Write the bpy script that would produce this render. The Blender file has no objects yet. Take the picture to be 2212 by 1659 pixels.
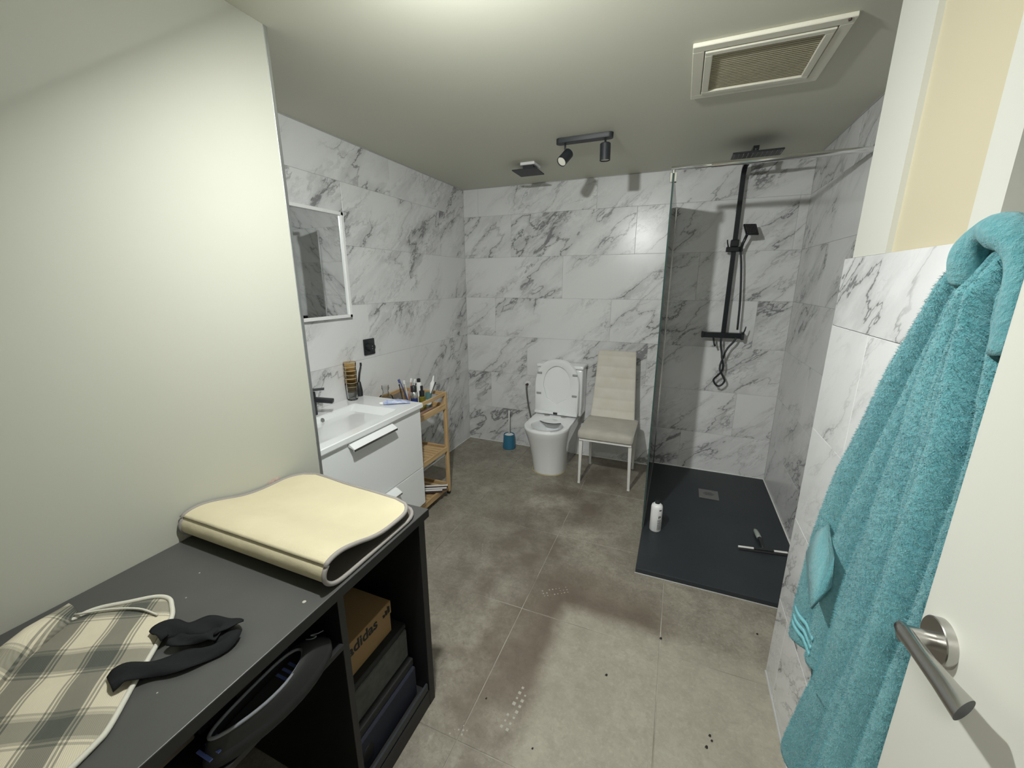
import bpy, bmesh, math, random
from mathutils import Vector, Matrix, noise
random.seed(7)
C = bpy.context.scene.collection
SC = bpy.context.scene
PI = math.pi

# ------------------------------------------------------------ camera
def cam_setup():
    f_px, pitch, yaw, roll = 869.1516, -0.2471, -0.3884, -0.0012
    cy, sy, cp, sp = math.cos(yaw), math.sin(yaw), math.cos(pitch), math.sin(pitch)
    f = Vector((sy*cp, cy*cp, sp)); r = Vector((cy, -sy, 0)); u = r.cross(f)
    c, s = math.cos(roll), math.sin(roll)
    r2 = c*r + s*u; u2 = -s*r + c*u
    cd = bpy.data.cameras.new('camera'); cd.sensor_width = 36; cd.lens = f_px/2212*36
    cd.clip_start = 0.02; cd.clip_end = 50
    co = bpy.data.objects.new('camera', cd); C.objects.link(co)
    m = Matrix((( r2.x, u2.x, -f.x, 0), (r2.y, u2.y, -f.y, 0), (r2.z, u2.z, -f.z, 1.47), (0,0,0,1)))
    co.matrix_world = m
    SC.camera = co
cam_setup()

# ------------------------------------------------------------ world, exposure
w = bpy.data.worlds.new('world'); SC.world = w; w.use_nodes = True
w.node_tree.nodes['Background'].inputs[0].default_value = (0.9, 0.9, 0.85, 1)
w.node_tree.nodes['Background'].inputs[1].default_value = 0.05
SC.view_settings.view_transform = 'Standard'
SC.view_settings.look = 'None'
SC.view_settings.exposure = -0.08
SC.view_settings.gamma = 1.0
SC.view_settings.use_curve_mapping = False
BULB = 3600.0       # emission of the ceiling spotlight lens
AIM = (0.08, 0.63, -0.77)
HALL_FILL = 135.0         # emission of the added fill panel in the hall
BULB_POS = (-0.545, 0.69, 2.075)

# ------------------------------------------------------------ room measures
XL, XR, YB, H = -1.786, 0.7076, 3.2745, 2.23
XP, YP = 0.4418, 1.53        # near right wall (pillar) plane and its end
XW, YW = -1.247, 1.055       # partition plane and its end
YF = -0.14                   # front wall with the doorway
ZT = 1.537                   # top of the tiled part of the near right wall

# ------------------------------------------------------------ materials
MATS = {}
def mat(name, col, rough=0.5, metal=0.0, spec=None, trans=0.0, ior=None, emis=None, est=0, bump=None, var=None, coat=0):
    m = bpy.data.materials.new(name); m.use_nodes = True
    nt = m.node_tree; b = nt.nodes['Principled BSDF']
    b.inputs['Base Color'].default_value = (*col, 1)
    b.inputs['Roughness'].default_value = rough
    b.inputs['Metallic'].default_value = metal
    if spec is not None: b.inputs['Specular IOR Level'].default_value = spec
    if trans: b.inputs['Transmission Weight'].default_value = trans
    if ior: b.inputs['IOR'].default_value = ior
    if coat: b.inputs['Coat Weight'].default_value = coat
    if emis: b.inputs['Emission Color'].default_value = (*emis, 1); b.inputs['Emission Strength'].default_value = est
    tc = nt.nodes.new('ShaderNodeTexCoord')
    if bump:
        n = nt.nodes.new('ShaderNodeTexNoise'); n.inputs['Scale'].default_value = bump[0]; n.inputs['Detail'].default_value = 4
        bp = nt.nodes.new('ShaderNodeBump'); bp.inputs['Strength'].default_value = bump[1]; bp.inputs['Distance'].default_value = bump[2] if len(bump) > 2 else 0.002
        nt.links.new(tc.outputs['Object'], n.inputs['Vector']); nt.links.new(n.outputs['Fac'], bp.inputs['Height']); nt.links.new(bp.outputs[0], b.inputs['Normal'])
    if var:   # (scale, colour2, amount)
        n = nt.nodes.new('ShaderNodeTexNoise'); n.inputs['Scale'].default_value = var[0]; n.inputs['Detail'].default_value = 5
        mr = nt.nodes.new('ShaderNodeMapRange'); mr.inputs[1].default_value = 0.35; mr.inputs[2].default_value = 0.7; mr.inputs[4].default_value = var[2]
        mx = nt.nodes.new('ShaderNodeMix'); mx.data_type = 'RGBA'
        mx.inputs[6].default_value = (*col, 1); mx.inputs[7].default_value = (*var[1], 1)
        nt.links.new(tc.outputs['Object'], n.inputs['Vector']); nt.links.new(n.outputs['Fac'], mr.inputs[0]); nt.links.new(mr.outputs[0], mx.inputs[0])
        nt.links.new(mx.outputs[2], b.inputs['Base Color'])
    MATS[name] = m
    return m

class NT:
    """small node helper"""
    def __init__(s, name):
        s.m = bpy.data.materials.new(name); s.m.use_nodes = True; s.nt = s.m.node_tree
        s.b = s.nt.nodes['Principled BSDF']; MATS[name] = s.m
        s.tc = s.nt.nodes.new('ShaderNodeTexCoord')
    def n(s, t, **k):
        x = s.nt.nodes.new(t)
        for a, v in k.items(): setattr(x, a, v)
        return x
    def l(s, a, b): s.nt.links.new(a, b)
    def math(s, op, a, b=None, clamp=False):
        x = s.n('ShaderNodeMath', operation=op); x.use_clamp = clamp
        for i, v in enumerate((a, b)):
            if v is None: continue
            if isinstance(v, (int, float)): x.inputs[i].default_value = v
            else: s.l(v, x.inputs[i])
        return x.outputs[0]
    def noise(s, vec, scale, detail=5, rough=0.55, dist=0.0):
        x = s.n('ShaderNodeTexNoise'); s.l(vec, x.inputs['Vector'])
        x.inputs['Scale'].default_value = scale; x.inputs['Detail'].default_value = detail
        x.inputs['Roughness'].default_value = rough; x.inputs['Distortion'].default_value = dist
        return x.outputs['Fac']
    def remap(s, v, a, b, c=0.0, d=1.0):
        x = s.n('ShaderNodeMapRange'); s.l(v, x.inputs[0])
        for i, q in enumerate((a, b, c, d)): x.inputs[i+1].default_value = q
        return x.outputs[0]
    def mix(s, f, a, b):
        x = s.n('ShaderNodeMix', data_type='RGBA')
        for i, v in ((0, f), (6, a), (7, b)):
            if isinstance(v, (int, float)): x.inputs[i].default_value = v
            elif isinstance(v, tuple): x.inputs[i].default_value = (*v, 1)
            else: s.l(v, x.inputs[i])
        return x.outputs[2]

def marble_mat():
    s = NT('marble_tile')
    oi = s.n('ShaderNodeObjectInfo')
    off = s.n('ShaderNodeVectorMath', operation='MULTIPLY'); cb = s.n('ShaderNodeCombineXYZ')
    r = oi.outputs['Random']
    s.l(r, cb.inputs[0]); s.l(s.math('MULTIPLY', r, 7.3), cb.inputs[1]); s.l(s.math('MULTIPLY', r, -3.7), cb.inputs[2])
    s.l(cb.outputs[0], off.inputs[0]); off.inputs[1].default_value = (41, 23, 31)
    add = s.n('ShaderNodeVectorMath', operation='ADD'); s.l(s.tc.outputs['Object'], add.inputs[0]); s.l(off.outputs[0], add.inputs[1])
    mp = s.n('ShaderNodeMapping'); s.l(add.outputs[0], mp.inputs[0])
    mp.inputs['Rotation'].default_value = (0, math.radians(40), 0)
    mp2 = s.n('ShaderNodeMapping'); s.l(mp.outputs[0], mp2.inputs[0]); mp2.inputs['Scale'].default_value = (0.42, 1, 1.15)
    v = mp2.outputs[0]
    # warp
    wn = s.n('ShaderNodeTexNoise'); s.l(v, wn.inputs['Vector']); wn.inputs['Scale'].default_value = 5; wn.inputs['Detail'].default_value = 6; wn.inputs['Roughness'].default_value = 0.62
    sub = s.n('ShaderNodeVectorMath', operation='SUBTRACT'); s.l(wn.outputs['Color'], sub.inputs[0]); sub.inputs[1].default_value = (.5, .5, .5)
    sc = s.n('ShaderNodeVectorMath', operation='SCALE'); s.l(sub.outputs[0], sc.inputs[0]); sc.inputs['Scale'].default_value = 0.33
    ad = s.n('ShaderNodeVectorMath', operation='ADD'); s.l(v, ad.inputs[0]); s.l(sc.outputs[0], ad.inputs[1])
    vw = ad.outputs[0]
    def vein(scale, width, vec, detail=2.0):
        f = s.noise(vec, scale, detail, 0.5)
        a = s.math('ABSOLUTE', s.math('SUBTRACT', f, 0.5))
        return s.remap(a, 0.0, width, 1.0, 0.0)
    m1 = s.remap(s.noise(v, 2.6, 2, 0.5), 0.38, 0.58)
    m2 = s.remap(s.noise(v, 4.2, 3, 0.5), 0.38, 0.60)
    v1 = s.math('MULTIPLY', vein(3.2, 0.012, vw), m1)
    v2 = s.math('MULTIPLY', vein(7.5, 0.022, vw, 3), s.math('MULTIPLY', m1, m2))
    smear = s.math('MULTIPLY', s.math('MULTIPLY', vein(3.2, 0.10, vw), m1), 0.34)
    smear2 = s.math('MULTIPLY', s.math('MULTIPLY', vein(9.0, 0.09, vw, 4), s.math('MULTIPLY', m1, m2)), 0.30)
    t = s.math('ADD', s.math('MULTIPLY', v1, 0.95), s.math('MULTIPLY', v2, 0.6))
    t = s.math('ADD', t, s.math('ADD', smear, smear2), clamp=True)
    base = s.mix(s.noise(v, 1.6, 3), (0.685, 0.685, 0.695), (0.735, 0.735, 0.74))
    col = s.mix(s.math('MULTIPLY', t, 0.85), base, (0.15, 0.15, 0.155))
    s.l(col, s.b.inputs['Base Color']); s.b.inputs['Roughness'].default_value = 0.27
    s.b.inputs['Specular IOR Level'].default_value = 0.4
    # slight unevenness that widens reflections
    bp = s.n('ShaderNodeBump'); bp.inputs['Strength'].default_value = 0.12; bp.inputs['Distance'].default_value = 0.002
    s.l(s.noise(s.tc.outputs['Object'], 45, 3), bp.inputs['Height']); s.l(bp.outputs[0], s.b.inputs['Normal'])
    return s.m
marble_mat()

def floor_mat():
    s = NT('concrete_tile')
    g = s.n('ShaderNodeNewGeometry'); pos = g.outputs['Position']
    oi = s.n('ShaderNodeObjectInfo')
    n1 = s.noise(pos, 2.6, 6, 0.6, 0.4); n2 = s.noise(pos, 14, 8, 0.65, 0.6); n3 = s.noise(pos, 70, 5, 0.7)
    base = s.mix(s.remap(n1, 0.35, 0.65), (0.235, 0.212, 0.170), (0.385, 0.355, 0.292))
    base = s.mix(s.remap(n2, 0.42, 0.68, 0, 0.62), base, (0.150, 0.132, 0.102))
    big = s.remap(s.noise(pos, 1.7, 5, 0.65, 0.5), 0.42, 0.60)
    base = s.mix(s.math('MULTIPLY', big, 0.40), base, (0.165, 0.148, 0.118))
    base = s.mix(s.remap(n3, 0.5, 0.75, 0, 0.45), base, (0.5, 0.47, 0.40))
    base = s.mix(s.remap(s.noise(pos, 48, 6, 0.75, 1.0), 0.50, 0.70, 0, 0.55), base, (0.12, 0.105, 0.08))
    base = s.mix(s.math('MULTIPLY', oi.outputs['Random'], 0.16), base, (0.36, 0.34, 0.30))
    # trodden brown dirt down the middle of the room, with its own blotchy outline
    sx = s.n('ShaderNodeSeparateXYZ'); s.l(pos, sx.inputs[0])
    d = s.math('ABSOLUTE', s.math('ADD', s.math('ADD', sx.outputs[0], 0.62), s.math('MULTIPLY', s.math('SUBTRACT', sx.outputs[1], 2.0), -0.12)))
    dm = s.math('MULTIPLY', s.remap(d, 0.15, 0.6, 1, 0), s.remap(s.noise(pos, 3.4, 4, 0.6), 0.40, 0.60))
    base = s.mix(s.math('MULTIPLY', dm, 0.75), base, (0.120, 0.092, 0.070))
    # paler rectangle with an uneven darker brown rim round it
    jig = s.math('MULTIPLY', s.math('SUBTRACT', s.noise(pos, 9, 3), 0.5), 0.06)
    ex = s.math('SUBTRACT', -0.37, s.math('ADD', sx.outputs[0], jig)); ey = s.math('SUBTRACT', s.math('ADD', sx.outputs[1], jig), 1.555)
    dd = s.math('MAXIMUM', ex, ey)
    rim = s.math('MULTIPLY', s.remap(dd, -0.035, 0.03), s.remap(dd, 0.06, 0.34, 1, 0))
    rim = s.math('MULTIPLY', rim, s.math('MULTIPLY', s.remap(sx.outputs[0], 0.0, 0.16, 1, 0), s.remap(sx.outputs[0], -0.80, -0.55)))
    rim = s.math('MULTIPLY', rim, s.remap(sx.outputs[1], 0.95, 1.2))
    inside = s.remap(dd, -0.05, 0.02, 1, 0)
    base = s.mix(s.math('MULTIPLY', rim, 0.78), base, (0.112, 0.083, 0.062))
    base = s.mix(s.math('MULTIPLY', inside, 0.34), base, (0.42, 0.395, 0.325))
    # scuffs
    sc = s.remap(s.noise(pos, 22, 10, 0.8, 2.5), 0.64, 0.72)
    base = s.mix(s.math('MULTIPLY', sc, 0.55), base, (0.55, 0.54, 0.5))
    s.l(base, s.b.inputs['Base Color'])
    s.l(s.remap(n2, 0.3, 0.7, 0.38, 0.62), s.b.inputs['Roughness'])
    bp = s.n('ShaderNodeBump'); bp.inputs['Strength'].default_value = 0.35; bp.inputs['Distance'].default_value = 0.002
    s.l(s.noise(pos, 38, 6, 0.65, 0.8), bp.inputs['Height']); s.l(bp.outputs[0], s.b.inputs['Normal'])
floor_mat()

def wood_mat(name, c1, c2, ax=0):
    s = NT(name)
    mp = s.n('ShaderNodeMapping'); s.l(s.tc.outputs['Object'], mp.inputs[0])
    sc = [60, 60, 60]; sc[ax] = 5; mp.inputs['Scale'].default_value = sc
    n = s.noise(mp.outputs[0], 1.0, 4, 0.6, 0.3)
    s.l(s.mix(s.remap(n, 0.35, 0.65), c1, c2), s.b.inputs['Base Color']); s.b.inputs['Roughness'].default_value = 0.45
wood_mat('bamboo_x', (0.42, 0.27, 0.13), (0.60, 0.42, 0.22), 0)
wood_mat('bamboo_y', (0.42, 0.27, 0.13), (0.60, 0.42, 0.22), 1)
wood_mat('bamboo_z', (0.42, 0.27, 0.13), (0.60, 0.42, 0.22), 2)

def plaid_mat():
    s = NT('plaid_cloth')
    sx = s.n('ShaderNodeSeparateXYZ'); s.l(s.tc.outputs['Object'], sx.inputs[0])
    X, Y = sx.outputs[0], sx.outputs[1]
    # slightly skewed weave axes
    u = s.math('ADD', s.math('MULTIPLY', X, 0.76), s.math('MULTIPLY', Y, 0.70))
    v = s.math('ADD', s.math('MULTIPLY', X, -0.48), s.math('MULTIPLY', Y, 0.86))
    def band(q, per, ph, stops):
        f = s.math('FRACT', s.math('ADD', s.math('DIVIDE', q, per), ph))
        r = s.n('ShaderNodeValToRGB'); s.l(f, r.inputs[0]); r.color_ramp.interpolation = 'CONSTANT'
        e = r.color_ramp.elements
        while len(e) > 1: e.remove(e[-1])
        e[0].position = stops[0][0]; e[0].color = (*[stops[0][1]]*3, 1)
        for p, c in stops[1:]:
            k = e.new(p); k.color = (c, c, c, 1)
        return r.outputs[0]
    st = [(0, 1.0), (.06, .45), (.09, .95), (.12, .45), (.15, .8), (.17, .33), (.55, .85), (.58, .45), (.61, .95), (.64, .45), (.67, 1.0)]
    a = band(u, 0.112, 0.30, st); b = band(v, 0.128, 0.1, [(0, 1.0), (.10, .6), (.13, 1.0), (.16, .6), (.20, .42), (.46, .62), (.50, .8), (.53, .6), (.56, 1.0)])
    mx = s.n('ShaderNodeMix', data_type='RGBA', blend_type='MULTIPLY'); mx.inputs[0].default_value = 1.0
    s.l(a, mx.inputs[6]); s.l(b, mx.inputs[7])
    bw = s.n('ShaderNodeRGBToBW'); s.l(mx.outputs[2], bw.inputs[0])
    col = s.mix(s.remap(bw.outputs[0], 0.10, 0.95), (0.030, 0.042, 0.040), (0.62, 0.56, 0.43))
    # twill
    wv = s.n('ShaderNodeTexWave'); s.l(s.tc.outputs['Object'], wv.inputs[0]); wv.inputs['Scale'].default_value = 180; wv.bands_direction = 'DIAGONAL'
    col = s.mix(s.math('MULTIPLY', wv.outputs['Fac'], 0.22), col, (0.42, 0.40, 0.34))
    s.l(col, s.b.inputs['Base Color']); s.b.inputs['Roughness'].default_value = 0.95; s.b.inputs['Specular IOR Level'].default_value = 0.1
    bp = s.n('ShaderNodeBump'); bp.inputs['Strength'].default_value = 0.4; bp.inputs['Distance'].default_value = 0.001
    s.l(wv.outputs['Fac'], bp.inputs['Height']); s.l(bp.outputs[0], s.b.inputs['Normal'])
plaid_mat()

def glass_mat(name, tint, gloss=0.9, ior=1.45):
    m = bpy.data.materials.new(name); m.use_nodes = True; nt = m.node_tree; nt.nodes.clear()
    o = nt.nodes.new('ShaderNodeOutputMaterial'); mx = nt.nodes.new('ShaderNodeMixShader')
    t = nt.nodes.new('ShaderNodeBsdfTransparent'); t.inputs[0].default_value = (*tint, 1)
    g = nt.nodes.new('ShaderNodeBsdfGlossy'); g.inputs['Roughness'].default_value = 0.02; g.inputs[0].default_value = (gloss,)*3 + (1,)
    fr = nt.nodes.new('ShaderNodeFresnel'); fr.inputs[0].default_value = ior
    nt.links.new(fr.outputs[0], mx.inputs[0]); nt.links.new(t.outputs[0], mx.inputs[1]); nt.links.new(g.outputs[0], mx.inputs[2]); nt.links.new(mx.outputs[0], o.inputs[0])
    MATS[name] = m
glass_mat('screen_glass', (0.975, 0.98, 0.978), 0.9, 1.12)
glass_mat('clear_glass', (0.96, 0.965, 0.96), 0.9, 1.17)
glass_mat('amber_glass', (0.95, 0.88, 0.75), 0.9, 1.15)

CREAM = (0.445, 0.445, 0.385)
mat('cream_paint', CREAM, 0.62, bump=(120, 0.12, 0.001), var=(1.4, (0.43, 0.43, 0.37), 0.6))
mat('ceiling_paint', (0.62, 0.615, 0.525), 0.7, bump=(90, 0.15, 0.001))
mat('strip_white', (0.58, 0.58, 0.53), 0.5)
mat('beige_paint', (0.53, 0.475, 0.345), 0.55)
mat('shade_grey', (0.42, 0.42, 0.37), 0.6)
mat('grout_light', (0.42, 0.42, 0.41), 0.9)
mat('grout_grey', (0.21, 0.19, 0.155), 0.9, var=(5, (0.46, 0.43, 0.37), 1.0))
mat('silicone', (0.75, 0.75, 0.73), 0.5)
mat('white_gloss', (0.80, 0.81, 0.82), 0.28)
mat('white_ceramic', (0.82, 0.83, 0.84), 0.08, coat=0.5)
mat('white_plastic', (0.78, 0.78, 0.78), 0.35)
mat('grille_plastic', (0.42, 0.385, 0.28), 0.5)
mat('grille_frame', (0.74, 0.72, 0.62), 0.45)
mat('black_matte', (0.017, 0.019, 0.022), 0.42)
mat('black_satin', (0.013, 0.015, 0.018), 0.25)
mat('dark_rubber', (0.02, 0.02, 0.02), 0.7)
mat('lamp_black', (0.022, 0.026, 0.030), 0.5)
mat('chrome', (0.80, 0.80, 0.80), 0.12, 1.0)
mat('brushed_steel', (0.50, 0.49, 0.47), 0.27, 1.0, bump=(300, 0.05, 0.0005))
mat('aluminium', (0.62, 0.64, 0.65), 0.35, 1.0)
mat('mirror', (0.86, 0.88, 0.88), 0.02, 1.0)
mat('slate_tray', (0.020, 0.025, 0.031), 0.5, bump=(160, 0.5, 0.001), var=(3, (0.026, 0.031, 0.037), 1.0))
mat('grey_plastic', (0.33, 0.33, 0.33), 0.5)
mat('drain_metal', (0.17, 0.17, 0.165), 0.45, 0.3)
mat('desk_top', (0.062, 0.062, 0.060), 0.42, bump=(250, 0.06, 0.0004), var=(9, (0.07, 0.07, 0.067), 1))
mat('desk_black', (0.007, 0.007, 0.008), 0.5)
mat('beige_fabric', (0.63, 0.60, 0.54), 0.9, bump=(400, 0.3, 0.001), var=(12, (0.58, 0.54, 0.46), 0.8))
mat('seat_fabric', (0.48, 0.455, 0.405), 0.9, bump=(400, 0.3, 0.001), var=(10, (0.40, 0.375, 0.33), 0.9))
mat('white_metal', (0.78, 0.77, 0.75), 0.35)
mat('blue_plastic', (0.035, 0.16, 0.26), 0.35)
mat('mat_cream', (0.57, 0.51, 0.35), 0.8, bump=(26, 0.45, 0.005), var=(7, (0.51, 0.455, 0.31), 0.9))
mat('mat_grey', (0.27, 0.25, 0.235), 0.95, bump=(500, 0.4, 0.001))
mat('mat_dark', (0.12, 0.105, 0.09), 0.95, bump=(500, 0.4, 0.001))
mat('piping_white', (0.58, 0.56, 0.49), 0.85, bump=(500, 0.3, 0.001))
mat('strap_black', (0.016, 0.017, 0.018), 0.95, spec=0.1, bump=(400, 0.4, 0.001))
mat('cardboard', (0.27, 0.165, 0.07), 0.8, bump=(60, 0.1))
mat('print_black', (0.01, 0.01, 0.01), 0.7)
mat('grey_box', (0.085, 0.088, 0.08), 0.9, bump=(200, 0.4), var=(40, (0.06, 0.06, 0.055), 1))
mat('navy', (0.008, 0.010, 0.022), 0.8)
mat('patch_beige', (0.12, 0.105, 0.08), 0.9)
mat('slipper_grey', (0.17, 0.175, 0.195), 0.7)
mat('slipper_sole', (0.018, 0.018, 0.02), 0.8)
mat('stripe_blue', (0.10, 0.14, 0.40), 0.6)
mat('sticker_pink', (0.46, 0.33, 0.28), 0.8, var=(60, (0.62, 0.52, 0.46), 1))
mat('bulb_glow', (1, 1, 1), 0.5, emis=(0.97, 1.0, 0.965), est=BULB)
mat('fill_glow', (1, 1, 1), 0.5, emis=(1.0, 0.985, 0.92), est=HALL_FILL)
mat('spot_lens', (0.78, 0.76, 0.68), 0.4)
mat('tube_blue', (0.28, 0.36, 0.62), 0.35, var=(60, (0.75, 0.77, 0.85), 0.9))
mat('bottle_navy', (0.02, 0.04, 0.16), 0.25)
mat('bottle_olive', (0.16, 0.14, 0.02), 0.25)
mat('silver_cap', (0.7, 0.7, 0.7), 0.2, 1.0)
mat('brush_blue', (0.10, 0.12, 0.30), 0.4)
mat('brush_coral', (0.60, 0.28, 0.20), 0.4)
mat('soap_box', (0.28, 0.17, 0.13), 0.5)
mat('teal_plastic', (0.10, 0.20, 0.20), 0.4)
mat('debris', (0.02, 0.018, 0.015), 0.9)
mat('dust_white', (0.38, 0.365, 0.32), 0.9)
mat('white_strap', (0.6, 0.6, 0.58), 0.6)
mat('plum', (0.06, 0.035, 0.035), 0.6)
mat('scum_yellow', (0.42, 0.36, 0.22), 0.8)
def towel_mat():
    s = NT('towel_turquoise')
    n1 = s.noise(s.tc.outputs['Object'], 9, 3); n2 = s.noise(s.tc.outputs['Object'], 120, 5, 0.7)
    col = s.mix(s.remap(n1, .35, .65), (0.085, 0.30, 0.345), (0.12, 0.365, 0.405))
    col = s.mix(s.remap(n2, .4, .7, 0, .5), col, (0.24, 0.50, 0.545))
    s.l(col, s.b.inputs['Base Color']); s.b.inputs['Roughness'].default_value = 1.0; s.b.inputs['Specular IOR Level'].default_value = 0.05
    s.b.inputs['Sheen Weight'].default_value = 0.35; s.b.inputs['Sheen Roughness'].default_value = 0.5
    bp = s.n('ShaderNodeBump'); bp.inputs['Strength'].default_value = 1.0; bp.inputs['Distance'].default_value = 0.007
    s.l(n2, bp.inputs['Height']); s.l(bp.outputs[0], s.b.inputs['Normal'])
    s = NT('towel_hem_flat')
    wv = s.n('ShaderNodeTexNoise'); s.l(s.tc.outputs['Object'], wv.inputs[0]); wv.inputs['Scale'].default_value = 300
    s.l(s.mix(s.remap(wv.outputs['Fac'], .4, .7), (0.15, 0.42, 0.48), (0.22, 0.51, 0.56)), s.b.inputs['Base Color']); s.b.inputs['Roughness'].default_value = 0.9
towel_mat()

# ------------------------------------------------------------ builders
ORG = {}          # world origin of each object (unrotated)
def thing(name, label, cat, loc=(0,0,0), rotz=0, group=None):
    o = bpy.data.objects.new(name, None); C.objects.link(o); o.empty_display_size = 0.05
    o.location = loc; o.rotation_euler = (0, 0, rotz); o['label'] = label; o['category'] = cat
    if group: o['group'] = group
    ORG[o.name] = Vector(loc)
    return o
def tag(o, label=None, cat=None, group=None, kind=None):
    if label: o['label'] = label
    if cat: o['category'] = cat
    if group: o['group'] = group
    if kind: o['kind'] = kind
    return o
def obj(name, bm, m, parent=None, smooth=False, local=False, at=None):
    """mesh object; bm is in world coordinates unless local"""
    base = ORG.get(parent.name, Vector()) if parent else Vector()
    if at is not None: my = Vector(at)
    elif parent is None or local: my = base
    else: my = base
    if not local and my.length > 0:
        bmesh.ops.translate(bm, vec=-my, verts=bm.verts)
    if parent is not None and local: my = base
    bmesh.ops.recalc_face_normals(bm, faces=bm.faces)
    me = bpy.data.meshes.new(name); bm.to_mesh(me); bm.free()
    for x in (m if isinstance(m, (list, tuple)) else [m]): me.materials.append(MATS[x])
    if smooth:
        for p in me.polygons: p.use_smooth = True
        if smooth is not True: me.set_sharp_from_angle(angle=math.radians(smooth))
    o = bpy.data.objects.new(name, me); C.objects.link(o)
    if parent: o.parent = parent; o.location = my - base
    else: o.location = my
    ORG[o.name] = my
    return o
def struct(name, bm, m, parent=None, smooth=False):
    o = obj(name, bm, m, parent, smooth)
    if parent is None: o['kind'] = 'structure'
    return o
def B(): return bmesh.new()
def box(bm, x0, x1, y0, y1, z0, z1, bev=0.0, seg=2, mi=0, M=None):
    mt = Matrix.Translation(((x0+x1)/2, (y0+y1)/2, (z0+z1)/2)) @ Matrix.Diagonal((abs(x1-x0), abs(y1-y0), abs(z1-z0), 1))
    t = bmesh.new(); bmesh.ops.create_cube(t, size=1, matrix=mt)
    if bev > 0: bmesh.ops.bevel(t, geom=list(t.edges), offset=bev, segments=seg, affect='EDGES', profile=0.5)
    if M is not None: bmesh.ops.transform(t, matrix=M, verts=t.verts)
    merge(bm, t, mi); return bm
def merge(bm, t, mi=0):
    mp = {}
    for v in t.verts: mp[v] = bm.verts.new(v.co)
    for f in t.faces:
        try:
            nf = bm.faces.new([mp[v] for v in f.verts]); nf.material_index = mi if mi else f.material_index
        except ValueError: pass
    t.free()
def frame_of(d):
    d = Vector(d).normalized()
    a = Vector((0, 0, 1)) if abs(d.z) < 0.9 else Vector((1, 0, 0))
    x = a.cross(d).normalized(); y = d.cross(x)
    return x, y
def cyl(bm, p0, p1, r0, r1=None, seg=16, mi=0, cap=True):
    r1 = r0 if r1 is None else r1
    p0, p1 = Vector(p0), Vector(p1); x, y = frame_of(p1-p0)
    rings = []
    for p, r in ((p0, r0), (p1, r1)):
        rings.append([bm.verts.new(p + r*(math.cos(2*PI*i/seg)*x + math.sin(2*PI*i/seg)*y)) for i in range(seg)])
    for i in range(seg):
        f = bm.faces.new((rings[0][i], rings[0][(i+1) % seg], rings[1][(i+1) % seg], rings[1][i])); f.material_index = mi
    if cap:
        for r in rings:
            try: f = bm.faces.new(r); f.material_index = mi
            except ValueError: pass
    return bm
def tube(bm, pts, r, seg=8, closed=False, mi=0):
    pts = [Vector(p) for p in pts]; n = len(pts); rings = []
    rr = r if isinstance(r, (list, tuple)) else [r]*n
    x = None
    for i, p in enumerate(pts):
        if closed: d = pts[(i+1) % n] - pts[i-1]
        else: d = pts[min(i+1, n-1)] - pts[max(i-1, 0)]
        d = d.normalized()
        if x is None: x, _ = frame_of(d)
        x = (x - d*x.dot(d)).normalized(); y = d.cross(x)
        rings.append([bm.verts.new(p + rr[i]*(math.cos(2*PI*k/seg)*x + math.sin(2*PI*k/seg)*y)) for k in range(seg)])
    for i in range(n if closed else n-1):
        a, b = rings[i], rings[(i+1) % n]
        for k in range(seg):
            try: f = bm.faces.new((a[k], a[(k+1) % seg], b[(k+1) % seg], b[k])); f.material_index = mi
            except ValueError: pass
    if not closed:
        for q in (rings[0], rings[-1]):
            f = bm.faces.new(q); f.material_index = mi
    return bm
def lathe(bm, prof, c, seg=24, mi=0):
    """prof: list of (r, z) around vertical axis at c=(x,y)"""
    rings = []
    for r, z in prof:
        if r < 1e-6: rings.append([bm.verts.new((c[0], c[1], z))])
        else: rings.append([bm.verts.new((c[0]+r*math.cos(2*PI*i/seg), c[1]+r*math.sin(2*PI*i/seg), z)) for i in range(seg)])
    for a, b in zip(rings, rings[1:]):
        for i in range(seg):
            j = (i+1) % seg
            if len(a) == 1 and len(b) == 1: continue
            if len(a) == 1: f = bm.faces.new((a[0], b[j], b[i]))
            elif len(b) == 1: f = bm.faces.new((a[i], a[j], b[0]))
            else: f = bm.faces.new((a[i], a[j], b[j], b[i]))
            f.material_index = mi
    return bm
def loft(bm, rings, cap0=True, cap1=True, closed=True, mi=0):
    R = [[bm.verts.new(p) for p in r] for r in rings]
    n = len(R[0])
    for a, b in zip(R, R[1:]):
        for i in range(n if closed else n-1):
            j = (i+1) % n
            f = bm.faces.new((a[i], a[j], b[j], b[i])); f.material_index = mi
    if cap0: bm.faces.new(list(reversed(R[0])))
    if cap1: bm.faces.new(R[-1])
    return R
def spline(pts, n):
    """Catmull-Rom through pts"""
    P = [Vector(p) for p in pts]; out = []
    P = [2*P[0]-P[1]] + P + [2*P[-1]-P[-2]]
    for i in range(1, len(P)-2):
        for k in range(n):
            t = k/n
            a, b, c, d = P[i-1], P[i], P[i+1], P[i+2]
            out.append(0.5*((2*b) + (c-a)*t + (2*a-5*b+4*c-d)*t*t + (-a+3*b-3*c+d)*t**3))
    out.append(P[-2]); return out
def lerp(a, b, t): return a + (b-a)*t
def interp(tab, x):
    if x <= tab[0][0]: return tab[0][1]
    for (a, va), (b, vb) in zip(tab, tab[1:]):
        if x <= b: return va + (vb-va)*(x-a)/(b-a)
    return tab[-1][1]
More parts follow.
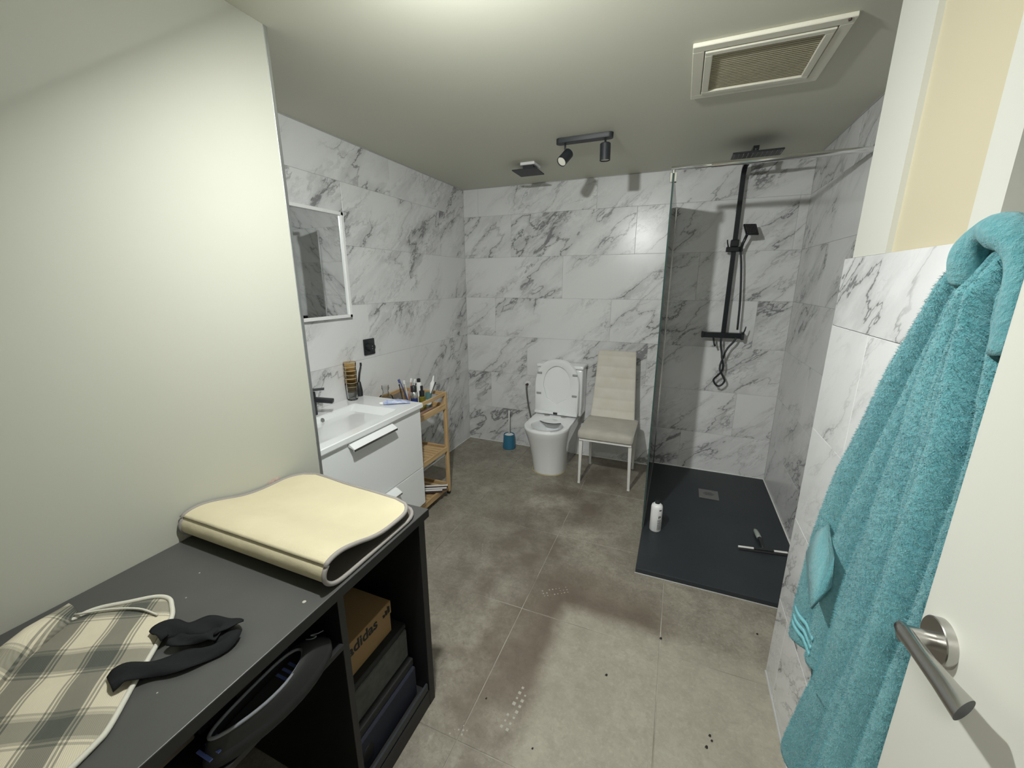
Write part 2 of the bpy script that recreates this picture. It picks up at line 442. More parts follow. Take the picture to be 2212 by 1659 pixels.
def text_mesh(s, size, M, depth=0.0003, bold=0.0, parent=None, m='print_black', name='lettering'):
    cu = bpy.data.curves.new(name, 'FONT'); cu.body = s; cu.size = size; cu.extrude = depth; cu.offset = bold
    cu.align_x = 'CENTER'; cu.align_y = 'CENTER'; cu.resolution_u = 4
    t = bpy.data.objects.new(name, cu); C.objects.link(t)
    dg = bpy.context.evaluated_depsgraph_get(); me = bpy.data.meshes.new_from_object(t.evaluated_get(dg))
    bpy.data.objects.remove(t); bm = B(); bm.from_mesh(me); bpy.data.meshes.remove(me)
    bmesh.ops.transform(bm, matrix=M, verts=bm.verts)
    return bm

# ------------------------------------------------------------ shell
def shell():
    # floor slab (grout) and tiles
    fl = struct('floor', box(B(), XW-0.56, XR+0.05, -2.2, YB+0.05, -0.06, -0.0022), 'grout_grey')
    gx = [-1.758, -1.154, -0.550, 0.054, 0.658, 0.80]; P = 0.604
    cache = {}
    y = YB
    rows = []
    while y > -2.1: rows.append((max(y-P, -2.15), y)); y -= P
    for (a, b) in rows:
        for i, (x0, x1) in enumerate(zip([-1.786]+gx, gx)):
            x0, x1 = max(x0, XL), min(x1, XR)
            if x1-x0 < 0.01: continue
            key = (round(x1-x0, 4), round(b-a, 4))
            if key not in cache:
                bm = box(B(), -(key[0]/2-.0018), key[0]/2-.0018, -(key[1]/2-.0018), key[1]/2-.0018, -0.012, 0, 0.0012, 1)
                bmesh.ops.recalc_face_normals(bm, faces=bm.faces)
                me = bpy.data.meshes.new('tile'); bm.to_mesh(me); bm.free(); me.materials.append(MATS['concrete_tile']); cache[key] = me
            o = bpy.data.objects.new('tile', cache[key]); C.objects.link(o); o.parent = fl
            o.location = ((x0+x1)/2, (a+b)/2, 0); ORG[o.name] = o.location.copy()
    struct('ceiling', box(B(), XL-0.1, XR+0.1, -2.2, YB+0.1, H, H+0.08), 'ceiling_paint')
    wcache = {}
    def wall_tiles(parent, o0, du, nrm, L, z0, z1, joints, vj0=0.006, ph=0.334):
        """tiles on a vertical wall: o0 start point, du unit along wall, nrm = rotation about z so local -y faces the room"""
        k = 0; z = vj0
        if z > z0: rows = [(z0, z)]
        rows = []
        z = vj0 - ph
        while z < z1:
            a, b = max(z, z0), min(z+ph, z1)
            if b-a > 0.004: rows.append((a, b, int(round((z-vj0)/ph))))
            z += ph
        for a, b, r in rows:
            js = [0.0] + [j for j in joints(r) if 0.02 < j < L-0.02] + [L]
            for u0, u1 in zip(js, js[1:]):
                key = (round(u1-u0, 3), round(b-a, 3))
                if key not in wcache:
                    g = 0.0008
                    bm = box(B(), -key[0]/2+g, key[0]/2-g, 0, 0.008, -key[1]/2+g, key[1]/2-g, 0.0006, 1)
                    bmesh.ops.recalc_face_normals(bm, faces=bm.faces)
                    me = bpy.data.meshes.new('tile'); bm.to_mesh(me); bm.free(); me.materials.append(MATS['marble_tile']); wcache[key] = me
                o = bpy.data.objects.new('tile', wcache[key]); C.objects.link(o); o.parent = parent
                c = Vector(o0) + Vector(du)*((u0+u1)/2)
                o.location = (c.x, c.y, (a+b)/2); o.rotation_euler = (0, 0, nrm)
                ORG[o.name] = o.location.copy()
    def jn(first, offs):
        def f(r):
            s = (first + offs[r % len(offs)]) % 1.0
            return [s + k for k in range(0, 4)]
        return f
    # back wall: u along +x ; local -y faces -y (room): rot 0
    wb = struct('wall_back', box(B(), XL-0.1, XR+0.1, YB+0.0015, YB+0.1, 0, H), 'grout_light')
    wall_tiles(wb, (XL, YB, 0), (1, 0, 0), 0, XR-XL, 0, H, jn(0.889, [0, 0.35, 0.7, 0.4, 0.0, 0.55, 0.25]))
    # left wall: faces +x : local -y -> +x : rotate +90deg
    wl = struct('wall_left', box(B(), XL-0.1, XL-0.0015, YW-0.02, YB+0.05, 0, H), 'grout_light')
    wall_tiles(wl, (XL, YW, 0), (0, 1, 0), PI/2, YB-YW, 0, H, jn(0.80, [0.3, 0, 0.55, 0.15, 0.6, 0.02, 0.45]))
    # shower right wall: faces -x: rotate -90
    wr = struct('wall_right', box(B(), XR+0.0015, XR+0.1, YP-0.05, YB+0.05, 0, H), 'grout_light')
    wall_tiles(wr, (XR, YP-0.005, 0), (0, 1, 0), -PI/2, YB-YP+0.005, 0, H, jn(0.6, [0.3, 0, 0.55, 0.15, 0.6, 0.02, 0.45]))
    # near right wall: lower tiled part, upper plaster
    wn = struct('wall_near_right', box(B(), XP+0.0095, XR+0.1, YF-0.1, YP-0.006, 0, ZT-0.004), 'grout_light')
    wall_tiles(wn, (XP, YF, 0), (0, 1, 0), -PI/2, YP-YF, 0, ZT, jn(0.25, [0.3, 0, 0.62, 0.15, 0.6]))
    bm = box(B(), XP+0.002, XR+0.1, 1.272, 1.476, ZT, H)
    box(bm, XP+0.002, XR+0.1, 0.899, 0.972, ZT, H)
    wu = struct('trim_1', bm, 'strip_white'); wu['label'] = 'two white vertical bands of wall above the near tiles'
    wb2 = struct('trim_2', box(B(), XP+0.014, XR+0.1, 0.97, 1.274, ZT, H), 'beige_paint'); wb2['label'] = 'beige recessed wall panel between the white bands'
    wg = struct('wall_shade_recess', box(B(), XP+0.05, XR+0.1, YF-0.1, 0.90, ZT, H), 'shade_grey')  # wall set back and greyed here to stand for a shaded strip
    # return face of the pillar towards the shower
    struct('wall_pillar_side', box(B(), XP+0.012, XR, YP-0.0055, YP-0.0035, 0, ZT-0.004), 'grout_light')
    # partition on the left, painted cream, with its metal corner profile
    struct('wall_partition', box(B(), XL-0.1, XW, YF-0.1, YW, 0, H), 'cream_paint')
    bm = box(B(), XW-0.012, XW+0.0015, YW-0.0005, YW+0.0135, 0.0, H, 0.002, 2)
    struct('trim_3', bm, 'aluminium')
    # front wall with doorway (behind the camera)
    bm = box(B(), XL-0.1, -0.40, YF-0.1, YF, 0, H)
    box(bm, -0.40, 0.37, YF-0.1, YF, 2.03, H)
    struct('wall_front', bm, 'cream_paint')
    # hall beyond the doorway
    bm = box(B(), -1.9, -1.8, -2.2, YF-0.1, 0, H); box(bm, 0.8, 0.9, -2.2, YF-0.1, 0, H); box(bm, -1.9, 0.9, -2.3, -2.2, 0, H)
    struct('wall_hall', bm, 'cream_paint')
    # silicone line floor / walls
    bm = tube(B(), [(XL+0.003, YW, 0.002), (XL+0.003, YB-0.003, 0.002), (-0.09, YB-0.003, 0.002)], 0.0045, 6)
    struct('baseboard_back', bm, 'silicone')
    bm = tube(B(), [(-0.0863, YB-0.003, 0.031), (XR-0.003, YB-0.003, 0.031), (XR-0.003, 1.905, 0.031)], 0.0045, 6)
    struct('baseboard_shower', bm, 'silicone')
    bm = tube(B(), [(XP-0.002, YF, 0.001), (XP-0.001, YP, 0.001)], 0.0028, 6)
    struct('baseboard_right', bm, 'grout_light')
    bm = tube(B(), [(XL+0.002, YW, H-0.002), (XL+0.002, YB-0.002, H-0.002), (XR-0.002, YB-0.002, H-0.002), (XR-0.002, YP, H-0.002)], 0.003, 6)
    struct('trim_4', bm, 'grout_light')
shell()

# ------------------------------------------------------------ spotlight of the room and added hall fill
def lamps():
    # spotlight head above the view, aimed into the room and down
    t = thing('ceiling_spotlight', 'lit dark grey ceiling spotlight just above the view aimed into the room', 'lamp', (BULB_POS[0], BULB_POS[1], H))
    p = Vector(BULB_POS); ax = Vector(AIM).normalized()
    bx, by, bz = BULB_POS
    obj('canopy', lathe(B(), [(0.0, H), (0.04, H), (0.04, H-0.016), (0.0, H-0.018)], (bx, by), 20), 'lamp_black', t, 40)
    q = p - ax*0.07
    obj('stem', tube(B(), [(bx, by, H-0.012), (q.x, q.y, H-0.03), tuple(q)], 0.0055, 8), 'lamp_black', t, True)
    obj('spot_head', cyl(B(), q, p - ax*0.002, 0.031, 0.031, 28), 'lamp_black', t, 40)
    bm = B(); x, y = frame_of(ax)
    cyl(bm, p - ax*0.0015, p + ax*0.001, 0.029, 0.029, 28)
    obj('lit_lens', bm, 'bulb_glow', t)
    t = thing('hall_fill_panel', 'added square fill light panel on the hall ceiling outside the doorway', 'lamp', (-0.30, -0.70, H))  # unseen panel added as soft fill from behind the camera
    obj('panel_rim', box(B(), -0.45, -0.15, -0.85, -0.55, H-0.02, H, 0.004), 'white_plastic', t)
    obj('diffuser', box(B(), -0.43, -0.17, -0.83, -0.57, H-0.026, H-0.02), 'fill_glow', t)
lamps()

# ------------------------------------------------------------ door on the right
def door():
    d = struct('door_1', box(B(), 0.319, 0.357, YF, 0.585, 0.008, 2.025, 0.002, 2), 'strip_white')
    fx, y, z = 0.319, 0.539, 1.065
    bm = B(); rs = 0.027
    cyl(bm, (fx, y, z), (fx-0.009, y, z), rs, rs, 48); cyl(bm, (fx-0.009, y, z), (fx-0.010, y, z), rs, rs-0.001, 48)
    hn = obj('door_handle', bm, 'brushed_steel', d, 40)
    bm = B(); cyl(bm, (fx-0.008, y, z), (fx-0.040, y, z), 0.0095, 0.0105, 28)
    obj('neck', bm, 'brushed_steel', hn, 40)
    # lever: tapered oval bar running back towards the hinge, cut off at a slant
    bm = B(); n = 28; rings = []
    for k, (yy, a, b, zz) in enumerate(((y+0.012, 0.003, 0.005, z+0.002), (y+0.006, 0.007, 0.0085, z+0.002), (y-0.004, 0.0090, 0.0095, z+0.002), (y-0.04, 0.0100, 0.0085, z+0.006), (y-0.08, 0.0120, 0.0090, z+0.011), (y-0.108, 0.0138, 0.0098, z+0.014))):
        sl = 0.8 if k >= 5 else (0.35 if k < 2 else 0)
        rings.append([(fx-0.036 + a*math.cos(2*PI*i/n)*0.95, yy + sl*a*math.cos(2*PI*i/n)*(1 if k >= 5 else -1), zz + b*math.sin(2*PI*i/n)) for i in range(n)])
    R = loft(bm, rings, True, False)
    f = bm.faces.new(R[-1]); r = bmesh.ops.inset_region(bm, faces=[f], thickness=0.0016, depth=-0.0015)
    f.material_index = 1
    obj('lever', bm, ['brushed_steel', 'lamp_black'], hn, 35)
    # latch plate on the leading edge
    obj('latch_plate', box(B(), 0.328, 0.348, 0.584, 0.5862, 0.98, 1.15, 0.0005, 1), 'brushed_steel', d)
door()

# ------------------------------------------------------------ towel
def towel():
    t = thing('bath_towel', 'turquoise terry bath towel bunched and hanging on the near right wall behind the door', 'towel', (XP, 0.80, 1.50))
    rnd = random.Random(3)
    folds = [0.0, 0.17, 0.33, 0.47, 0.62, 0.78, 1.0]
    def surface(bm, zt, zb, left, right, xf, amp, nu, nv, folds, ph=0, thick=0.03, hem=None, noise_a=0.004):
        """front sheet wrapping round both sides to the wall; u: 0=left(far) ..1=right(near)"""
        grid = []
        for j in range(nv+1):
            tt = j/nv
            row = []
            for i in range(nu+1):
                s = i/nu
                # hem line: bottom depends on u
                zbot = zb if hem is None else interp(hem, s)
                z = lerp(zt, zbot, tt)
                y0, y1 = interp(left, z), interp(right, z)
                # cross section: closed-ish profile from wall, round front, back to wall
                e = 0.09
                if s < e: a = s/e; yy = y0 + 0.004*math.sin(a*PI); dx = math.sin(a*PI/2)
                elif s > 1-e: a = (1-s)/e; yy = y1 - 0.004*math.sin(a*PI); dx = math.sin(a*PI/2)
                else: a = 1; yy = lerp(y0, y1, (s-e)/(1-2*e)); dx = 1
                u = min(max((s-e)/(1-2*e), 0), 1)
                # fold ridges between valley positions
                fold = 0
                for f0, f1 in zip(folds, folds[1:]):
                    if f0 <= u <= f1:
                        q = (u-f0)/(f1-f0); fold = math.sin(q*PI)**0.62*(0.75+0.25*math.sin(f0*23+ph)); break
                open_ = min(1, (zt - z)/0.12 + 0.35)
                topc = 1 - max(0, 1-(zt-z)/0.05)**2
                d = (xf(z)*(0.35 + 0.65*topc) + amp*open_*fold) * dx
                x = XP - 0.012 - d
                nz = noise.noise(Vector((yy*9, z*2.2, ph))) * 0.008 + noise.noise(Vector((yy*60, z*50, ph+5))) * noise_a*0.4
                row.append(bm.verts.new((x - nz*dx, yy + 0.008*noise.noise(Vector((z*2.5, u*1.2, ph+9))), z)))
            grid.append(row)
        for a, b in zip(grid, grid[1:]):
            for i in range(nu):
                bm.faces.new((a[i], a[i+1], b[i+1], b[i]))
        # cap top
        return grid
    parts = []
    # rear flap (left in the picture)
    leftB = [(0.0, 1.215), (0.51, 1.195), (0.60, 1.21), (0.81, 1.20), (1.05, 1.11), (1.30, 0.995), (1.45, 0.905), (1.545, 0.845)]
    rightB = [(0.0, 0.90), (0.95, 0.86), (1.3, 0.80), (1.545, 0.76)]
    bm = B()
    hemB = [(0, 0.49), (0.10, 0.50), (0.45, 0.53), (0.6, 0.54), (1, 0.55)]
    surface(bm, 1.545, 0.5, leftB, rightB, lambda z: 0.008+0.010*(1.5-z), 0.040, 110, 150, [0.0, 0.34, 0.62, 1.0], 1.3, hem=hemB)
    parts.append(('rear_fold', bm))
    # front drape
    leftA = [(0.0, 1.09), (0.22, 1.085), (0.54, 1.02), (0.83, 0.955), (0.95, 0.94), (1.10, 0.93), (1.30, 0.90), (1.42, 0.86), (1.53, 0.80)]
    rightA = [(0.0, 0.60), (1.25, 0.61), (1.40, 0.66), (1.50, 0.70), (1.535, 0.74)]
    bm = B()
    hemA = [(0, 0.25), (0.08, 0.225), (0.35, 0.24), (0.6, 0.24), (1, 0.24)]
    surface(bm, 1.535, 0.24, leftA, rightA, lambda z: 0.012+0.012*(1.5-z), 0.056, 190, 190, [0.0, 0.27, 0.45, 0.63, 0.80, 1.0], 4.1, hem=hemA)
    parts.append(('front_drape', bm))
    allobj = []
    def pile(bm, n, ln, rr):
        """loops of the pile as thin slivers growing out of the sheet"""
        bm.faces.ensure_lookup_table(); bm.normal_update()
        fs = [f for f in bm.faces]; ar = [f.calc_area() for f in fs]
        tot = sum(ar); cum = []; s = 0
        for a in ar: s += a; cum.append(s)
        import bisect
        vs, fc = [], []
        for _ in range(n):
            f = fs[min(bisect.bisect(cum, rr.random()*tot), len(fs)-1)]
            v = f.verts; a, b = rr.random(), rr.random()
            p = v[0].co.lerp(v[1].co, a).lerp(v[3].co.lerp(v[2].co, a), b)
            nn = f.normal.copy()
            if nn.x > 0 and abs(nn.x) > 0.2: nn = -nn
            dr = (nn + Vector((rr.uniform(-.6, .6), rr.uniform(-.6, .6), rr.uniform(-.9, .3)))).normalized()*ln*rr.uniform(.5, 1.2)
            sd = Vector((rr.uniform(-1, 1), rr.uniform(-1, 1), rr.uniform(-1, 1))).normalized()*0.0007
            k = len(vs); vs += [p-sd, p+sd, p+dr]; fc.append((k, k+1, k+2))
        me = bpy.data.meshes.new('pile'); me.from_pydata([tuple(q - ORG[t.name]) for q in vs], [], fc); me.materials.append(MATS['towel_turquoise'])
        return me
    for nm, bm in parts:
        rr = random.Random(5)
        bmesh.ops.recalc_face_normals(bm, faces=bm.faces)
        me = pile(bm, 70000 if nm == 'rear_fold' else 140000, 0.007, rr)
        o = obj(nm, bm, 'towel_turquoise', t, True)
        so = o.modifiers.new('thickness', 'SOLIDIFY'); so.thickness = 0.004; so.offset = 0
        p = bpy.data.objects.new('pile', me); C.objects.link(p); p.parent = o; p['kind'] = 'stuff'; ORG[p.name] = ORG[t.name]
        allobj.append(o)
    # bundled roll over the hook at the very top
    bm = B()
    pts = spline([(XP-0.045, 0.835, 1.47), (XP-0.055, 0.822, 1.515), (XP-0.058, 0.795, 1.538), (XP-0.058, 0.765, 1.536), (XP-0.055, 0.735, 1.518), (XP-0.05, 0.715, 1.47), (XP-0.045, 0.70, 1.38)], 8)
    tube(bm, pts, [0.020+0.004*math.sin(i*0.3) for i in range(len(pts))], 18)
    rr = random.Random(11); me = pile_tube = None
    q = bm
    o = obj('top_roll', q, 'towel_turquoise', t, True)
    # woven bands near the hem of the rear flap
    for k, zz in enumerate((0.555, 0.575, 0.60)):
        bm = B(); pp = []
        for i in range(26):
            s = i/25; yy = lerp(1.185, 1.03, s)
            u = s; fold = 0
            pp.append((XP-0.012-(0.022+0.012*(1.5-zz))-0.022*abs(math.sin(min(s/0.62, 1)*PI*0.9))**0.55-0.004, yy, zz + 0.012*s))
        R = [[(x, y, z-0.007), (x-0.003, y, z-0.004), (x-0.003, y, z+0.004), (x, y, z+0.007)] for x, y, z in pp]
        loft(bm, R); obj('woven_band', bm, 'towel_hem_flat', t, True)
    bm = B()
    loft(bm, [[(XP-0.020, y, z), (XP-0.014, y, z), (XP-0.014, y, z2), (XP-0.020, y, z2)] for y, z, z2 in ((1.195, 0.56, 0.505), (1.14, 0.56, 0.465), (1.08, 0.56, 0.42), (1.03, 0.56, 0.40), (0.96, 0.56, 0.40))])
    obj('inner_layer', bm, 'towel_turquoise', t, True)
    # hem corner folded outwards
    bm = B()
    prof = [(1.110, 0.800), (1.06, 0.780), (1.0, 0.760), (0.962, 0.752)]
    R = []
    for y, z in prof:
        x = XP-0.105+0.02*(y-0.95)/0.16
        R.append([(x+0.03, y+0.02, z+0.13), (x+0.008, y, z+0.03), (x, y, z), (x+0.004, y, z-0.003), (x+0.034, y+0.01, z+0.06)])
    loft(bm, R); obj('turned_corner', bm, 'towel_turquoise', t, True)
    # wall hook under the bundle
    h = thing('wall_hook', 'small steel hook on the near right wall holding the turquoise towel', 'hook', (XP, 0.785, 1.50))
    bm = cyl(B(), (XP, 0.785, 1.50), (XP-0.006, 0.785, 1.50), 0.016, 0.016, 20)
    obj('rosette', bm, 'brushed_steel', h, 40)
    obj('peg', tube(B(), [(XP-0.004, 0.785, 1.50), (XP-0.03, 0.785, 1.50), (XP-0.045, 0.785, 1.515)], 0.005, 10), 'brushed_steel', h, True)
towel()

# ------------------------------------------------------------ desk and what is on and in it
DZ = 0.76; DX1 = -0.692
def desk():
    t = thing('desk', 'long black desk with a dark grey top along the cream partition', 'desk', (-0.97, 0.42, 0))
    obj('desktop', box(B(), XW+0.001, DX1, YF+0.01, 0.975, DZ-0.028, DZ, 0.0015, 2), ['desk_top'], t)
    obj('edge_band', box(B(), DX1, DX1+0.0012, YF+0.012, 0.974, DZ-0.027, DZ-0.001), 'desk_black', t)
    obj('side_panel', box(B(), XW+0.02, DX1-0.004, 0.925, 0.955, 0, DZ-0.028, 0.001, 1), 'desk_black', t)
    obj('divider_panel', box(B(), XW+0.02, DX1-0.006, 0.592, 0.612, 0.0, DZ-0.028, 0.001, 1), 'desk_black', t)
    obj('side_panel', box(B(), XW+0.02, DX1-0.004, YF+0.02, YF+0.05, 0, DZ-0.028, 0.001, 1), 'desk_black', t)
    obj('back_panel', box(B(), XW+0.01, XW+0.02, YF+0.02, 0.955, 0, DZ-0.028), 'desk_black', t)
    obj('shelf', box(B(), XW+0.02, DX1-0.002, YF+0.05, 0.592, 0.585, 0.60, 0.001, 1), 'desk_black', t)
    obj('bottom_board', box(B(), XW+0.02, DX1-0.004, 0.612, 0.925, 0.045, 0.065, 0.001, 1), 'desk_black', t)
    obj('plinth', box(B(), DX1-0.02, DX1-0.005, 0.612, 0.925, 0.0, 0.045, 0.001, 1), 'desk_black', t)
    bm = B()
    for (x, y, s) in ((-0.735, 0.535, 0.0045), (-1.06, 0.505, 0.002), (-1.0, 0.44, 0.0018), (-0.80, 0.28, 0.0016)):
        lathe(bm, [(0, DZ+0.0006), (s*0.5, DZ+0.0006), (s, DZ+0.0001)], (x, y), 7)
    o = obj('paint_speck', bm, 'dust_white', t); o['kind'] = 'stuff'; o['label'] = 'pale paint specks dried on the desktop'
desk()

def folded_mat():
    t = thing('folded_mat', 'folded mat with cream backing and grey bound edge on the far end of the desk', 'mat', (-0.97, 0.78, DZ))
    x0, x1 = -1.236, -0.704
    prof = [(0.955, 0.7668), (0.90, 0.7668), (0.80, 0.7668), (0.70, 0.7668), (0.63, 0.7668), (0.597, 0.772), (0.577, 0.786), (0.569, 0.805), (0.577, 0.826), (0.602, 0.840), (0.640, 0.841), (0.69, 0.827), (0.735, 0.812), (0.78, 0.803), (0.83, 0.799), (0.885, 0.798), (0.94, 0.798)]
    P = spline([(0, a, b) for a, b in prof], 4)
    n = len(P); T = 0.0032
    # arclength
    L = [0]
    for a, b in zip(P, P[1:]): L.append(L[-1] + (b-a).length)
    tot = L[-1]; nx = 34; rc = 0.075
    def edge(s):     # rounded corners: inset of x limits as function of arclength from the ends
        d = min(s, tot-s)
        return 0 if d >= rc else rc - math.sqrt(max(rc*rc - (rc-d)**2, 0))
    def pt(i, fx, off):
        p = P[i]; a = P[max(i-1, 0)]; b = P[min(i+1, n-1)]
        d = (b-a).normalized(); nn = Vector((0, -d.z, d.y))   # outward (cream side)
        e = edge(L[i])
        topq = max(0, (L[i]/tot - 0.5)*2)
        xx = lerp(x0+e, x1-e, fx) - (0.006 if L[i] > tot/2 else 0) * 0
        wob = 0.0035*noise.noise(Vector((xx*7, p.y*7, 2.0)))*min(1, topq*2)
        lift = 0.012*topq*topq*(1-fx)**2*0
        q = Vector((xx, p.y, p.z + wob + lift)) + nn*(off)
        # far edge of the upper layer runs slightly askew
        if L[i] > tot*0.55: q.y += 0.035*(1-fx)*(L[i]/tot-0.55)/0.45 - 0.01
        else:
            q.y += 0.02*(1-fx)*max(0, (0.45-L[i]/tot)/0.45)
        return q
    def sheet(off_a, name, m):
        bm = B(); G = [[bm.verts.new(pt(i, k/nx, off_a)) for k in range(nx+1)] for i in range(n)]
        for a, b in zip(G, G[1:]):
            for k in range(nx): bm.faces.new((a[k], a[k+1], b[k+1], b[k]))
        return bm
    bm = sheet(T/2, '', ''); obj('backing', bm, 'mat_cream', t, True)
    bm = sheet(-T/2, '', ''); obj('pile_side', bm, 'mat_dark', t, True)
    rim = [pt(i, 0, 0) for i in range(n)] + [pt(n-1, k/nx, 0) for k in range(1, nx)] + [pt(i, 1, 0) for i in range(n-1, -1, -1)] + [pt(0, k/nx, 0) for k in range(nx-1, 0, -1)]
    obj('bound_edge', tube(B(), rim, 0.0058, 8, True), 'mat_grey', t, True)
folded_mat()

def plaid():
    t = thing('plaid_cloth', 'quilted green and cream plaid cloth with white piping on the near end of the desk', 'cloth', (-0.95, 0.25, DZ))
    ZB = DZ+0.0010
    # outline of the main panel on the desk (x, y)
    out = [(-0.777, 0.150), (-0.788, 0.190), (-0.800, 0.214), (-0.853, 0.272), (-0.893, 0.318), (-0.935, 0.366), (-0.962, 0.392), (-0.992, 0.408), (-1.025, 0.420), (-1.06, 0.412), (-1.10, 0.378), (-1.142, 0.340), (-1.150, 0.300), (-1.14, 0.22), (-1.12, 0.12), (-1.08, 0.02), (-0.90, -0.02), (-0.80, 0.05)]
    O = spline([(a, b, 0) for a, b in out+[out[0]]], 6)[:-1]
    c = Vector((-0.97, 0.22, 0)); nr = 16; bm = B(); G = []
    def hz(p, s):
        return ZB + 0.010*(1-s**6)**0.5 + 0.006*noise.noise(Vector((p.x*16, p.y*16, 1)))*(1-s) + 0.003*math.sin((p.x*0.7-p.y*0.7)*60)*(1-s)
    for k in range(1, nr+1):
        s = k/nr; G.append([])
        for p in O:
            q = c.lerp(p, s); G[-1].append(bm.verts.new((q.x, q.y, hz(q, s) if k < nr else ZB+0.002)))
    cv = bm.verts.new((c.x, c.y, hz(c, 0)))
    m = len(O)
    for i in range(m): bm.faces.new((cv, G[0][i], G[0][(i+1) % m]))
    for a, b in zip(G, G[1:]):
        for i in range(m): bm.faces.new((a[i], b[i], b[(i+1) % m], a[(i+1) % m]))
    bot = [bm.verts.new((p.x, p.y, ZB)) for p in O]
    for i in range(m): bm.faces.new((G[-1][i], bot[i], bot[(i+1) % m], G[-1][(i+1) % m]))
    bm.faces.new(bot)
    obj('quilted_panel', bm, 'plaid_cloth', t, True)
    obj('piping', tube(B(), [(p.x, p.y, ZB+0.0045) for p in O], 0.0048, 8, True), 'piping_white', t, True)
    # raised second flap along the wall side
    bm = B(); rows = []
    a0 = spline([(-1.222, 0.325, 0), (-1.20, 0.27, 0), (-1.17, 0.20, 0), (-1.13, 0.12, 0), (-1.10, 0.03, 0)], 6)
    b0 = spline([(-1.150, 0.318, 0), (-1.12, 0.262, 0), (-1.06, 0.180, 0), (-0.99, 0.11, 0), (-0.92, 0.03, 0)], 6)
    for k in range(11):
        s = k/10
        rows.append([Vector((lerp(p.x, q.x, s), lerp(p.y, q.y, s), ZB+0.004+0.034*math.sin(s*PI)**0.7*(0.25+0.75*min(1, i/8)) + 0.012*(1-s)*0)) for i, (p, q) in enumerate(zip(a0, b0))])
    V = [[bm.verts.new(p) for p in r] for r in rows]
    for a, b in zip(V, V[1:]):
        for i in range(len(a)-1): bm.faces.new((a[i], a[i+1], b[i+1], b[i]))
    o = obj('turned_flap', bm, 'plaid_cloth', t, True); so = o.modifiers.new('thickness', 'SOLIDIFY'); so.thickness = 0.004
    # small folded tab line behind the corner
    obj('inner_seam', tube(B(), spline([(-1.15, 0.31, ZB+0.013), (-1.10, 0.345, ZB+0.014), (-1.04, 0.372, ZB+0.0135), (-0.985, 0.378, ZB+0.012)], 5), 0.0022, 6), 'piping_white', t, True)
plaid()

def strap():
    t = thing('black_strap', 'crumpled black cloth strap lying over the edge of the plaid cloth', 'strap', (-0.84, 0.34, DZ))
    def ribbon(name, path, wd, lift):
        P = spline(path, 7); bm = B(); R = []
        n = len(P)
        for i, p in enumerate(P):
            d = (P[min(i+1, n-1)]-P[max(i-1, 0)]); d.z = 0; d.normalize(); s = Vector((-d.y, d.x, 0))
            w_ = wd*(1+0.14*math.sin(i*0.35))
            r = []
            for k in range(7):
                a = k/6-0.5
                r.append(p + s*w_*a + Vector((0, 0, lift*math.cos(a*PI)**1 + 0.0035*math.sin(i*0.33+k*1.1))))
            for k in range(6, -1, -1):
                a = k/6-0.5
                r.append(p + s*w_*a*0.96 + Vector((0, 0, lift*math.cos(a*PI) - 0.003 + 0.0035*math.sin(i*0.33+k*1.1))))
            R.append(r)
        loft(bm, R); obj(name, bm, 'strap_black', t, True)
    z = DZ+0.006
    ribbon('strap_end', [(-0.876, 0.250, z+0.012), (-0.870, 0.272, z+0.018), (-0.850, 0.300, z+0.008), (-0.824, 0.326, z+0.002), (-0.800, 0.352, z+0.002), (-0.784, 0.382, z+0.004), (-0.795, 0.408, z+0.008)], 0.044, 0.005)
    ribbon('strap_end', [(-0.918, 0.340, z+0.014), (-0.915, 0.362, z+0.014), (-0.892, 0.376, z+0.008), (-0.868, 0.394, z+0.005), (-0.845, 0.410, z+0.005), (-0.815, 0.416, z+0.010), (-0.794, 0.408, z+0.016)], 0.046, 0.006)
    ribbon('strap_loop', [(-0.882, 0.350, z+0.010), (-0.862, 0.356, z+0.010), (-0.842, 0.372, z+0.008), (-0.820, 0.388, z+0.010), (-0.800, 0.392, z+0.012)], 0.026, 0.005)
strap()

